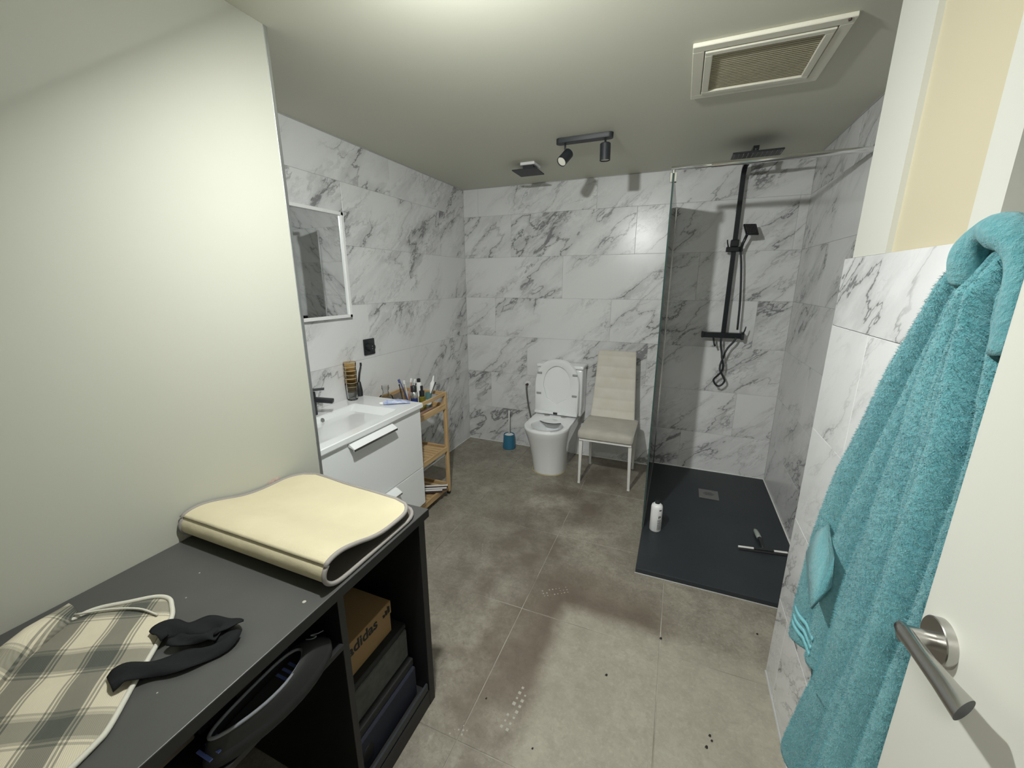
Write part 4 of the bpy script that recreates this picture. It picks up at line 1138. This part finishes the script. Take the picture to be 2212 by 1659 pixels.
    obj('rosette', cyl(B(), (-1.187, YB-0.0005, 0.592), (-1.187, YB-0.008, 0.592), 0.030, 0.024, 24), 'white_plastic', t, 40)
    obj('valve_body', cyl(B(), (-1.187, YB-0.006, 0.592), (-1.187, YB-0.035, 0.592), 0.011, 0.011, 14), 'plum', t, 40)
    obj('hose', tube(B(), spline([(-1.188, YB-0.030, 0.588), (-1.187, YB-0.034, 0.55), (-1.175, YB-0.034, 0.45), (-1.158, YB-0.034, 0.36), (-1.13, YB-0.034, 0.26), (-1.08, YB-0.034, 0.22), (-1.0, YB-0.03, 0.22)], 6), 0.0075, 8), 'drain_metal', t, True)
    # brush
    bx_, by_ = -1.328, 3.175
    t = thing('toilet_brush', 'toilet brush with a white stick in a blue holder left of the toilet', 'brush', (bx_, by_, 0))
    obj('holder', lathe(B(), [(0, 0.002), (0.058, 0.002), (0.060, 0.010), (0.056, 0.03), (0.050, 0.128), (0.048, 0.134), (0.045, 0.134), (0.044, 0.12), (0.046, 0.012), (0, 0.012)], (bx_, by_), 28), 'blue_plastic', t, 50)
    obj('cover_disc', lathe(B(), [(0, 0.136), (0.030, 0.134), (0.041, 0.128), (0.041, 0.122), (0, 0.122)], (bx_, by_), 24), 'white_plastic', t, 50)
    obj('stick', tube(B(), [(bx_, by_, 0.12), (bx_, by_, 0.25), (bx_, by_, 0.352), (bx_, by_, 0.358)], [0.0075, 0.0065, 0.007, 0.003], 12), 'white_plastic', t, True)
    obj('bristle_head', lathe(B(), [(0, 0.02), (0.028, 0.022), (0.032, 0.06), (0.022, 0.10), (0, 0.118)], (bx_, by_), 16), 'white_plastic', t, True)
toilet()

# ------------------------------------------------------------ chair
def chair():
    t = thing('dining_chair', 'beige padded chair with tall channelled back and white metal legs beside the toilet', 'chair', (-0.40, 2.87, 0))
    x0, x1 = -0.588, -0.203
    # seat
    bm = B(); R = []
    def rr(x0, x1, y0, y1, r, z, n=6):
        o = []
        for cx, cy, a0 in ((x1-r, y1-r, 0), (x0+r, y1-r, PI/2), (x0+r, y0+r, PI), (x1-r, y0+r, 1.5*PI)):
            for k in range(n): a = a0 + PI/2*k/(n-1); o.append((cx+r*math.cos(a), cy+r*math.sin(a), z))
        return o
    sy0, sy1 = 2.650, 3.062
    loft(bm, [rr(x0+.008, x1-.008, sy0+.008, sy1-.008, .02, .400), rr(x0+.002, x1-.002, sy0+.002, sy1-.002, .024, .405), rr(x0, x1, sy0, sy1, .026, .418), rr(x0, x1, sy0, sy1, .026, .438), rr(x0+.003, x1-.003, sy0+.003, sy1-.003, .026, .448), rr(x0+.014, x1-.014, sy0+.014, sy1-.014, .024, .455), rr(x0+.08, x1-.08, sy0+.08, sy1-.08, .02, .459)])
    obj('seat', bm, 'seat_fabric', t, 40)
    # back: tapering, gently curved, seven channels
    bm = B(); R = []; n = 72; nc = 6.5
    for k in range(n+1):
        s = k/n; z = lerp(0.425, 0.968, s)
        hw = lerp(0.172, 0.141, s**0.8); cxx = lerp(-0.404, -0.404, s); yc = 3.030 + 0.115*s - 0.05*s*s + 0.012*math.sin(s*PI)
        th = 0.019
        ch = 0.0065*(abs(math.sin(s*PI*nc))**0.35 - 1)
        e = min(1, math.sqrt(max(0, 1-((s-0.985)/0.015)**2)) if s > 0.985 else 1)
        hw *= 0.93+0.07*e; th_ = th*max(0.3, e)
        m_ = 16; ring = []
        for i in range(m_*2):
            a = 2*PI*i/(m_*2); ca, sa = math.cos(a), math.sin(a)
            px = hw*math.copysign(abs(ca)**0.28, ca); py = (th_ + (ch if sa < 0 else 0))*math.copysign(abs(sa)**0.5, sa)
            ring.append((cxx+px, yc+py, z))
        R.append(ring)
    loft(bm, R); obj('backrest', bm, 'beige_fabric', t, 50)
    # frame and legs
    obj('seat_frame', box(box(box(box(B(), x0+.012, x1-.012, sy0+.022, sy0+.042, .376, .396, .002, 1), x0+.012, x1-.012, sy1-.03, sy1-.012, .382, .402, .002, 1), x0+.012, x0+.032, sy0+.05, sy1-.03, .382, .402, .002, 1), x1-.032, x1-.012, sy0+.05, sy1-.03, .382, .402, .002, 1), 'white_metal', t)
    for (tx, ty, fx, fy) in ((x0+.024, sy0+.042, -0.582, 2.757), (x1-.022, sy0+.042, -0.222, 2.772), (x0+.024, sy1-.02, -0.572, 3.120), (x1-.022, sy1-.02, -0.232, 3.150)):
        bm = B(); a, b = 0.0115, 0.008
        fy2 = fy if ty > 3 else sy0+0.055
        fy2 = fy
        loft(bm, [[(fx-b, fy2-b, 0.004), (fx+b, fy2-b, 0.004), (fx+b, fy2+b, 0.004), (fx-b, fy2+b, 0.004)], [(tx-a, ty-a, .392), (tx+a, ty-a, .392), (tx+a, ty+a, .392), (tx-a, ty+a, .392)]])
        lg = obj('leg', bm, 'white_metal', t)
        obj('foot_cap', box(B(), fx-0.0095, fx+0.0095, fy2-0.0095, fy2+0.0095, 0.0, 0.012, 0.002, 1), 'white_plastic', lg)
chair()

# ------------------------------------------------------------ shower
def shower():
    # tray
    t = thing('shower_tray', 'anthracite slate-look shower tray in the right back corner', 'tray', (0.31, 2.59, 0))
    X0, X1, Y0, Y1 = -0.0863, XR-0.001, 1.905, YB-0.001
    obj('tray_slab', box(B(), X0, X1, Y0, Y1, 0.0005, 0.030, 0.003, 2), 'slate_tray', t)
    dg = obj('drain_cover', box(B(), 0.247, 0.372, 2.805, 2.935, 0.0302, 0.0335, 0.001, 1), 'drain_metal', t)
    for k in range(4):
        y = 2.855+k*0.012
        obj('drain_slot', box(B(), 0.275+(0.012 if k in (0, 3) else 0), 0.345-(0.012 if k in (0, 3) else 0), y, y+0.004, 0.0334, 0.0340), 'lamp_black', dg)
    bm = box(B(), X0-0.004, X1, Y0-0.004, Y0, 0.0, 0.006, 0.001, 1)
    obj('sealant', bm, 'grout_light', t)
    # glass screen
    t = thing('shower_screen', 'fixed clear glass shower screen running out from the back wall', 'screen', (-0.0863, 2.8, 0.03))
    gx = -0.0843
    obj('pane', box(B(), gx-0.004, gx+0.004, 2.290, YB-0.004, 0.031, 1.985, 0.0008, 1), 'screen_glass', t)
    obj('edge_strip', box(B(), gx-0.0042, gx+0.0042, 2.2885, 2.2900, 0.031, 1.985), 'screen_edge', t)
    obj('wall_profile', box(B(), gx-0.009, gx+0.009, YB-0.016, YB-0.0005, 0.031, 1.985, 0.002, 1), 'chrome', t)
    obj('bottom_seal', box(B(), gx-0.005, gx+0.005, 2.292, YB-0.016, 0.0302, 0.036), 'grey_plastic', t)
    # stabiliser bar
    t = thing('stabiliser_bar', 'chrome stabiliser bar from the glass screen to the right wall', 'bar', (0.3, 2.297, 2.0))
    obj('rod', tube(B(), [(gx-0.012, 2.297, 2.008), (0.25, 2.297, 2.008), (XR-0.003, 2.297, 2.008)], 0.0095, 14), 'chrome', t, True)
    obj('sleeve', cyl(B(), (0.08, 2.297, 2.008), (XR-0.004, 2.297, 2.008), 0.0122, 0.0122, 18), 'chrome', t, 40)
    obj('wall_flange', cyl(B(), (XR-0.016, 2.297, 2.008), (XR-0.001, 2.297, 2.008), 0.024, 0.024, 24), 'chrome', t, 40)
    obj('glass_clamp', box(box(B(), gx-0.016, gx-0.0045, 2.284, 2.310, 1.945, 1.990, 0.002, 1), gx+0.0045, gx+0.016, 2.284, 2.310, 1.945, 1.990, 0.002, 1), 'chrome', t)
    obj('clamp_neck', cyl(B(), (gx, 2.297, 1.986), (gx, 2.297, 2.004), 0.007, 0.007, 14), 'chrome', t, 40)
    # shower column
    t = thing('shower_column', 'black thermostatic shower column with square rain head on the back wall', 'shower', (0.305, YB, 1.1))
    yc = 3.205; xc = 0.305
    bm = B()
    pts = [(xc, yc, 1.10), (xc, yc, 1.6), (xc, yc, 2.125)] + [(xc, yc-0.06+0.06*math.cos(a), 2.125+0.06*math.sin(a)) for a in (0.3, 0.7, 1.1, PI/2)] + [(xc+0.004, 3.0, 2.186), (xc+0.008, 2.79, 2.190)]
    P = pts; R = []
    for i, p in enumerate(P):
        d = (Vector(P[min(i+1, len(P)-1)]) - Vector(P[max(i-1, 0)])).normalized()
        sx = Vector((1, 0, 0)); up = d.cross(sx)
        q = Vector(p); a, b = 0.0145, 0.0095
        R.append([q+sx*a+up*b, q-sx*a+up*b, q-sx*a-up*b, q+sx*a-up*b])
    loft(bm, R); obj('riser_pipe', bm, 'black_satin', t, 30)
    obj('arm_stub', cyl(B(), (xc+0.008, 2.80, 2.185), (xc+0.008, 2.80, 2.150), 0.013, 0.013, 16), 'black_matte', t, 40)
    h = obj('rain_head', box(B(), xc-0.112, xc+0.128, 2.685, 2.925, 2.140, 2.149, 0.002, 1), 'black_matte', t)
    bm = B()
    for i in range(11):
        for j in range(11): 
            cyl(bm, (xc-0.102+i*0.022, 2.695+j*0.022, 2.1402), (xc-0.102+i*0.022, 2.695+j*0.022, 2.1375), 0.003, 0.002, 6)
    n_ = obj('nozzle', bm, 'drain_metal', h); n_['kind'] = 'stuff'
    # wall bracket near top
    obj('wall_bracket', box(B(), xc-0.012, xc+0.012, yc+0.008, YB-0.001, 1.93, 1.96, 0.002, 1), 'black_satin', t)
    # sliding holder
    obj('slider', box(B(), xc-0.048, xc+0.052, yc-0.022, yc+0.016, 1.668, 1.700, 0.003, 1), 'black_satin', t)
    obj('slider_knob', box(B(), xc-0.026, xc+0.024, yc-0.030, yc+0.014, 1.700, 1.745, 0.004, 1), 'black_satin', t)
    obj('hand_lever', tube(B(), [(xc-0.036, yc-0.01, 1.70), (xc-0.044, yc-0.012, 1.73), (xc-0.046, yc-0.016, 1.745)], 0.004, 8), 'black_satin', t, True)
    bm = tube(B(), [(xc+0.036, yc-0.028, 1.672), (xc+0.046, yc-0.038, 1.72), (xc+0.062, yc-0.055, 1.775)], [0.010, 0.009, 0.009], 10)
    hh = obj('hand_shower', bm, 'black_satin', t, True)
    M = Matrix.Translation((xc+0.078, yc-0.066, 1.800)) @ Matrix.Rotation(math.radians(18), 4, 'Z') @ Matrix.Rotation(math.radians(-38), 4, 'X')
    obj('spray_plate', box(B(), -0.040, 0.040, -0.006, 0.006, -0.045, 0.045, 0.003, 1, 0, M), 'black_satin', hh)
    bm = B()
    for i in range(7):
        for j in range(7):
            p = M @ Vector((-0.030+i*0.010, -0.0065, -0.033+j*0.011)); q = M @ Vector((-0.030+i*0.010, -0.0085, -0.033+j*0.011))
            cyl(bm, p, q, 0.0022, 0.0018, 6)
    n_ = obj('spray_nozzle', bm, 'drain_metal', hh); n_['kind'] = 'stuff'
    # mixer bar with shelf plate and knobs
    mx = obj('mixer_bar', box(B(), 0.178, 0.418, yc-0.024, yc+0.026, 1.088, 1.126, 0.004, 2), 'black_satin', t)
    obj('knob', box(B(), 0.166, 0.180, yc-0.026, yc+0.028, 1.086, 1.128, 0.003, 1), 'black_matte', mx)
    obj('knob', box(B(), 0.416, 0.434, yc-0.028, yc+0.030, 1.080, 1.132, 0.003, 1), 'black_matte', mx)
    obj('wall_elbow', box(B(), 0.205, 0.245, yc+0.020, YB-0.001, 1.095, 1.12, 0.002, 1), 'black_satin', mx)
    obj('wall_elbow', box(B(), 0.355, 0.395, yc+0.020, YB-0.001, 1.095, 1.12, 0.002, 1), 'black_satin', mx)
    obj('diverter_lever', tube(B(), [(0.424, yc-0.03, 1.12), (0.432, yc-0.034, 1.15), (0.436, yc-0.036, 1.175)], [0.004, 0.005, 0.003], 8), 'black_matte', t, True)
    obj('temperature_lever', tube(B(), [(0.245, yc-0.022, 1.09), (0.252, yc-0.032, 1.05), (0.262, yc-0.036, 1.03)], [0.006, 0.006, 0.007], 8), 'black_matte', t, True)
    # hose: down from the hand shower, behind the bar, twisted, closed loop
    yh = yc-0.02
    p1 = [(xc+0.040, yh-0.005, 1.67), (xc+0.058, yh, 1.55), (xc+0.076, yh, 1.35), (xc+0.083, yh, 1.15)]
    obj('hose', tube(B(), spline(p1, 8), 0.0068, 8), 'black_matte', t, True)
    def tw(z, s):   # twisted pair
        ph = (0.985-z)/0.105*PI
        return (xc+0.014+s*0.010*math.cos(ph), yh-0.005+s*0.008*math.sin(ph), z)
    a = [(xc+0.082, yh, 1.095), (xc+0.070, yh, 1.065), (xc+0.042, yh, 1.025), tw(0.985, 1), tw(0.955, 1), tw(0.925, 1), tw(0.895, 1), tw(0.865, 1), tw(0.84, 1)]
    b = [(xc-0.010, yh, 1.09), (xc-0.010, yh, 1.06), (xc-0.004, yh, 1.02), tw(0.985, -1), tw(0.955, -1), tw(0.925, -1), tw(0.895, -1), tw(0.865, -1), tw(0.84, -1)]
    cxh = xc+0.010
    lp = [(cxh+0.034, yh, 0.79), (cxh+0.030, yh, 0.765), (cxh+0.014, yh, 0.745), (cxh, yh, 0.740), (cxh-0.014, yh, 0.745), (cxh-0.030, yh, 0.765), (cxh-0.034, yh, 0.79)]
    if a[-1][0] < b[-1][0]: lp = lp[::-1]
    path = spline(a + lp + b[::-1], 6)
    obj('hose', tube(B(), path, 0.0068, 8), 'black_matte', t, True)
mat('screen_edge', (0.035, 0.065, 0.060), 0.15)
shower()

def shower_items():
    x, y, z = -0.013, 2.300, 0.0305
    t = thing('shampoo_bottle', 'white cylindrical shampoo bottle with black cap standing on the shower tray', 'bottle', (x, y, z))
    b = obj('bottle_body', lathe(B(), [(0, z+.0005), (0.031, z+.0005), (0.033, z+.004), (0.033, z+.150), (0.030, z+.163), (0.020, z+.172), (0.012, z+.175), (0, z+.175)], (x, y), 32), 'white_plastic', t, 40)
    obj('cap', lathe(B(), [(0.0135, z+.172), (0.0135, z+.192), (0.012, z+.195), (0, z+.195)], (x, y), 24), 'black_matte', t, 40)
    # printed lines wrapped on the right-hand front of the bottle
    rnd = random.Random(2); bm = B()
    def patch(a0, a1, z0, z1):
        n = 4; R = []
        for i in range(n+1):
            a = lerp(a0, a1, i/n); c_, s_ = math.cos(a), math.sin(a)
            R.append([(x+0.0332*c_, y+0.0332*s_, z+z0), (x+0.0332*c_, y+0.0332*s_, z+z1)])
        V = [[bm.verts.new(p) for p in r] for r in R]
        for p, q in zip(V, V[1:]): bm.faces.new((p[0], q[0], q[1], p[1]))
    c0 = -PI/2+0.62
    zz = 0.142; patch(c0-0.15, c0+0.30, 0.139, 0.146)
    for i in range(9):      # round emblem
        a = 2*PI*i/9
    patch(c0-0.20, c0-0.02, 0.092, 0.104); patch(c0-0.15, c0-0.06, 0.088, 0.108); patch(c0+0.06, c0+0.24, 0.094, 0.106)
    for k in range(11):
        zz = 0.078-k*0.0062; a = c0-0.32
        while a < c0+0.30:
            l_ = rnd.uniform(0.05, 0.14); patch(a, min(a+l_, c0+0.32), zz, zz+0.0035); a += l_+0.035
    o = obj('label_print', bm, 'print_black', b)
    # squeegee
    t = thing('squeegee', 'silver-bladed shower squeegee lying on the shower tray by the right wall', 'squeegee', (0.55, 2.31, 0.031))
    a, c = Vector((0.427, 2.287, 0.041)), Vector((0.668, 2.325, 0.041))
    obj('blade_holder', tube(B(), [a, a.lerp(c, 0.5), c], 0.0062, 8), 'white_metal', t, 40)
    d = (c-a).normalized(); s = Vector((-d.y, d.x, 0))
    bm = B(); q0, q1 = a - s*0.004, c - s*0.004
    loft(bm, [[q0+Vector((0, 0, -0.003)), q0-s*0.013+Vector((0, 0, -0.008)), q0-s*0.013+Vector((0, 0, -0.0055)), q0+Vector((0, 0, 0.0))], [q1+Vector((0, 0, -0.003)), q1-s*0.013+Vector((0, 0, -0.008)), q1-s*0.013+Vector((0, 0, -0.0055)), q1+Vector((0, 0, 0.0))]])
    obj('rubber_blade', bm, 'dark_rubber', t)
    m_ = a.lerp(c, 0.52)
    obj('clamp', box(B(), -0.05, 0.05, -0.009, 0.009, -0.007, 0.008, 0.003, 1, 0, Matrix.Translation(m_) @ Matrix.Rotation(math.atan2(d.y, d.x), 4, 'Z')), 'black_matte', t)
    obj('neck', tube(B(), [m_, Vector((0.550, 2.36, 0.046)), Vector((0.546, 2.41, 0.048))], [0.008, 0.009, 0.011], 10), 'black_matte', t, True)
    obj('grip', tube(B(), [(0.546, 2.405, 0.048), (0.542, 2.44, 0.049), (0.538, 2.475, 0.048), (0.536, 2.497, 0.046)], [0.012, 0.0135, 0.012, 0.006], 12), 'bottle_grip', t, True)
mat('bottle_grip', (0.30, 0.33, 0.30), 0.25)
shower_items()

# ------------------------------------------------------------ ceiling things
def ceiling_items():
    # air grille
    t = thing('ceiling_vent', 'large white framed air grille on the ceiling near the right wall', 'vent', (0.185, 1.88, H))
    x0, x1, y0, y1 = -0.036, 0.405, 1.662, 2.082; Z = H-0.014
    bm = B(); fw = 0.036
    for (a, b, c, d) in ((x0, x1, y0, y0+fw), (x0, x1, y1-fw, y1), (x0, x0+fw, y0+fw, y1-fw), (x1-fw, x1, y0+fw, y1-fw)):
        box(bm, a, b, c, d, Z, H-0.0005, 0.002, 1)
    obj('frame', bm, 'grille_frame', t)
    bm = B(); i0, i1, j0, j1 = x0+fw+.003, x1-fw-.003, y0+fw+.007, y1-fw-.003; f2 = 0.024
    for (a, b, c, d) in ((i0, i1, j0, j0+f2), (i0, i1, j1-f2, j1), (i0, i0+f2, j0+f2, j1-f2), (i1-f2, i1, j0+f2, j1-f2)):
        box(bm, a, b, c, d, Z-0.003, H-0.001, 0.002, 1)
    obj('inner_frame', bm, 'grille_frame', t)
    obj('filter_plate', box(B(), i0+f2-.004, i1-f2+.004, j0+f2-.004, j1-f2+.004, H-0.003, H-0.001), 'grille_plastic', t)
    n = 22; a = i0+f2; b = i1-f2; yy0, yy1 = j0+f2+0.008, j1-f2-0.002
    me = None
    for k in range(n):
        y = lerp(yy0, yy1, k/(n-1))
        if me is None:
            s = obj('louvre', box(B(), a, b, y-0.0032, y+0.0032, H-0.0105, H-0.003, 0.001, 1), 'grille_plastic', t); me = s.data; yb_ = y
        else:
            s = bpy.data.objects.new('louvre', me); C.objects.link(s); s.parent = t; s.location = (0, y-yb_, 0); ORG[s.name] = ORG[t.name]
    obj('hinge_pin', cyl(B(), (0.385, 1.668, Z-0.001), (0.385, 1.668, Z-0.006), 0.005, 0.004, 10), 'plum', t)
    # twin spot
    t = thing('twin_spotlight', 'dark grey ceiling bar with two cylindrical spotlights, switched off', 'lamp', (-0.555, 2.38, H))
    bm = B(); n = 14; xa, xb, yc, r = -0.683, -0.424, 2.380, 0.024
    out = [(xb+r*math.cos(a), yc+r*math.sin(a)) for a in [(-PI/2+PI*i/n) for i in range(n+1)]] + [(xa+r*math.cos(a), yc+r*math.sin(a)) for a in [(PI/2+PI*i/n) for i in range(n+1)]]
    loft(bm, [[(x, y, z) for x, y in out] for z in (H-0.0005, H-0.024)] + [[(x*0.998-0.0011, (y-yc)*0.93+yc, H-0.026) for x, y in out]])
    obj('base_bar', bm, 'lamp_black', t, 40)
    # right head, pointing straight down
    def head(px, py, top, axis, L, r, lens):
        axis = Vector(axis).normalized(); top = Vector(top)
        st = obj('stem', tube(B(), [(px, py, H-0.024), (px, py, H-0.05), tuple(top + axis*0.012)], 0.0055, 10), 'lamp_black', t, True)
        bm = B(); e = top + axis*L
        cyl(bm, top, e, r, r, 32, cap=False); x, y = frame_of(axis)
        a_ = [top + r*(math.cos(2*PI*i/32)*x + math.sin(2*PI*i/32)*y) for i in range(32)]
        ins = [p - (p-top)*0.12 - axis*0.003 for p in a_]
        loft(bm, [a_, ins], False, True)
        # inner wall
        cyl(bm, e, e - axis*0.01, r-0.0025, r-0.0025, 32, cap=False)
        o1 = [e + r*(math.cos(2*PI*i/32)*x + math.sin(2*PI*i/32)*y) for i in range(32)]; o2 = [e + (r-0.0025)*(math.cos(2*PI*i/32)*x + math.sin(2*PI*i/32)*y) for i in range(32)]
        loft(bm, [o1, o2], False, False)
        hd = obj('spot_head', bm, 'lamp_black', t, 40)
        obj('lens', cyl(B(), e - axis*0.006, e - axis*0.0045, r-0.0028, r-0.0032, 32), 'spot_lens', hd, 40)
    head(-0.440, 2.380, (-0.440, 2.382, 2.180), (0.02, 0.02, -1), 0.080, 0.0275, False)
    head(-0.658, 2.380, (-0.642, 2.398, 2.160), (-0.30, -0.62, -0.62), 0.078, 0.0275, True)
    # square dark plate on a white base
    t = thing('square_ceiling_plate', 'square black plate on a white base under the ceiling by the back wall', 'fixture', (-1.01, 2.77, H))
    obj('white_base', box(B(), -1.048, -0.950, 2.705, 2.835, 2.212, H-0.0005, 0.002, 1), 'white_plastic', t)
    obj('neck', box(B(), -1.035, -0.965, 2.72, 2.82, 2.185, 2.213), 'lamp_black', t)
    obj('black_plate', box(B(), -1.098, -0.930, 2.683, 2.855, 2.179, 2.186, 0.001, 1), 'lamp_black', t)
ceiling_items()

# ------------------------------------------------------------ floor litter and dust prints
def litter():
    rnd = random.Random(9)
    bits = [((1349, 1432), 0.008), ((1423, 1410), 0.009), ((1516, 1583), 0.007), ((1524, 1592), 0.006), ((1515, 1610), 0.008), ((1646, 1345), 0.007), ((1115, 980), 0.006), ((1138, 1002), 0.006), ((1076, 1016), 0.006), ((1270, 1026), 0.006), ((1338, 1068), 0.006), ((1393, 1080), 0.006), ((1040, 1520), 0.005), ((1170, 1613), 0.005)]
    pos = [(-0.130, 1.276), (0.057, 1.530), (0.226, 1.19), (0.231, 1.175), (0.214, 1.148), (0.44, 1.71), (-1.27, 3.10), (-1.16, 2.93), (-1.27, 2.80), (-0.545, 2.86), (-0.30, 2.85), (-0.11, 2.86), (-0.52, 1.02), (-0.31, 0.93)]
    labs = ['dark crumb alone on the paler floor near the middle', 'dark crumb on the tile joint below the shower tray', 'larger of the dark specks near the bottom of the view', 'dark speck just right of the larger one near the bottom', 'lowest dark speck in the group near the bottom', 'dark crumb by the end of the near right wall below the tray', 'dark crumb beside the blue toilet brush holder', 'dark crumb on the tile left of the toilet foot', 'dark crumb on the floor joint in the left back area', 'dark crumb at the front left foot of the chair', 'dark crumb under the chair seat', 'dark crumb between the chair and the glass screen', 'dark crumb on the floor near the desk corner', 'dark crumb near the lower shoe prints']
    for (x, y), (_, s), lab in zip(pos, bits, labs):
        bm = B(); n = 7
        R = [[(x+s*k*math.cos(2*PI*i/n)*(0.5+0.5*((i*37) % 5)/5), y+s*k*math.sin(2*PI*i/n)*(0.6+0.4*((i*17) % 3)/3), z) for i in range(n)] for k, z in ((0.6, 0.0002), (1, 0.0018), (0.4, 0.0035))]
        loft(bm, R)
        o = obj('dirt_crumb', bm, 'debris', None)
        tag(o, lab, 'crumb', 'dirt crumbs on the floor')
    bm = B()
    def prints(cx, cy, ang, rows, cols, s=0.008, g=0.017, skip=0.25):
        for i in range(rows):
            for j in range(cols):
                if rnd.random() < skip: continue
                u, v = (i-(rows-1)/2)*g, (j-(cols-1)/2)*g
                x = cx+u*math.cos(ang)-v*math.sin(ang)+rnd.uniform(-.001, .001); y = cy+u*math.sin(ang)+v*math.cos(ang)
                q = s*rnd.uniform(0.5, 1)/2; z = 0.0004
                c_, s_ = math.cos(ang)*q, math.sin(ang)*q
                vs = [bm.verts.new((x+a*c_-b*s_, y+a*s_+b*c_, z)) for a, b in ((-1, -1), (1, -1), (1, 1), (-1, 1))]
                bm.faces.new(vs)
    prints(-0.435, 1.62, 0.6, 8, 3); prints(-0.41, 1.03, 1.45, 8, 2, 0.012, 0.022, 0.15); prints(-0.90, 1.80, 0.4, 5, 4, 0.006, 0.018, 0.5)
    prints(-0.37, 2.05, 0.8, 10, 2, 0.006, 0.013, 0.4); prints(-0.56, 0.89, 0.3, 5, 3, 0.006, 0.014, 0.5)
    o = obj('shoe_prints', bm, 'dust_white', None); tag(o, 'faint pale dotted shoe prints on the floor tiles', 'marks', kind='stuff')
litter()

# unique ids for repeated object names are left to Blender's own suffixes
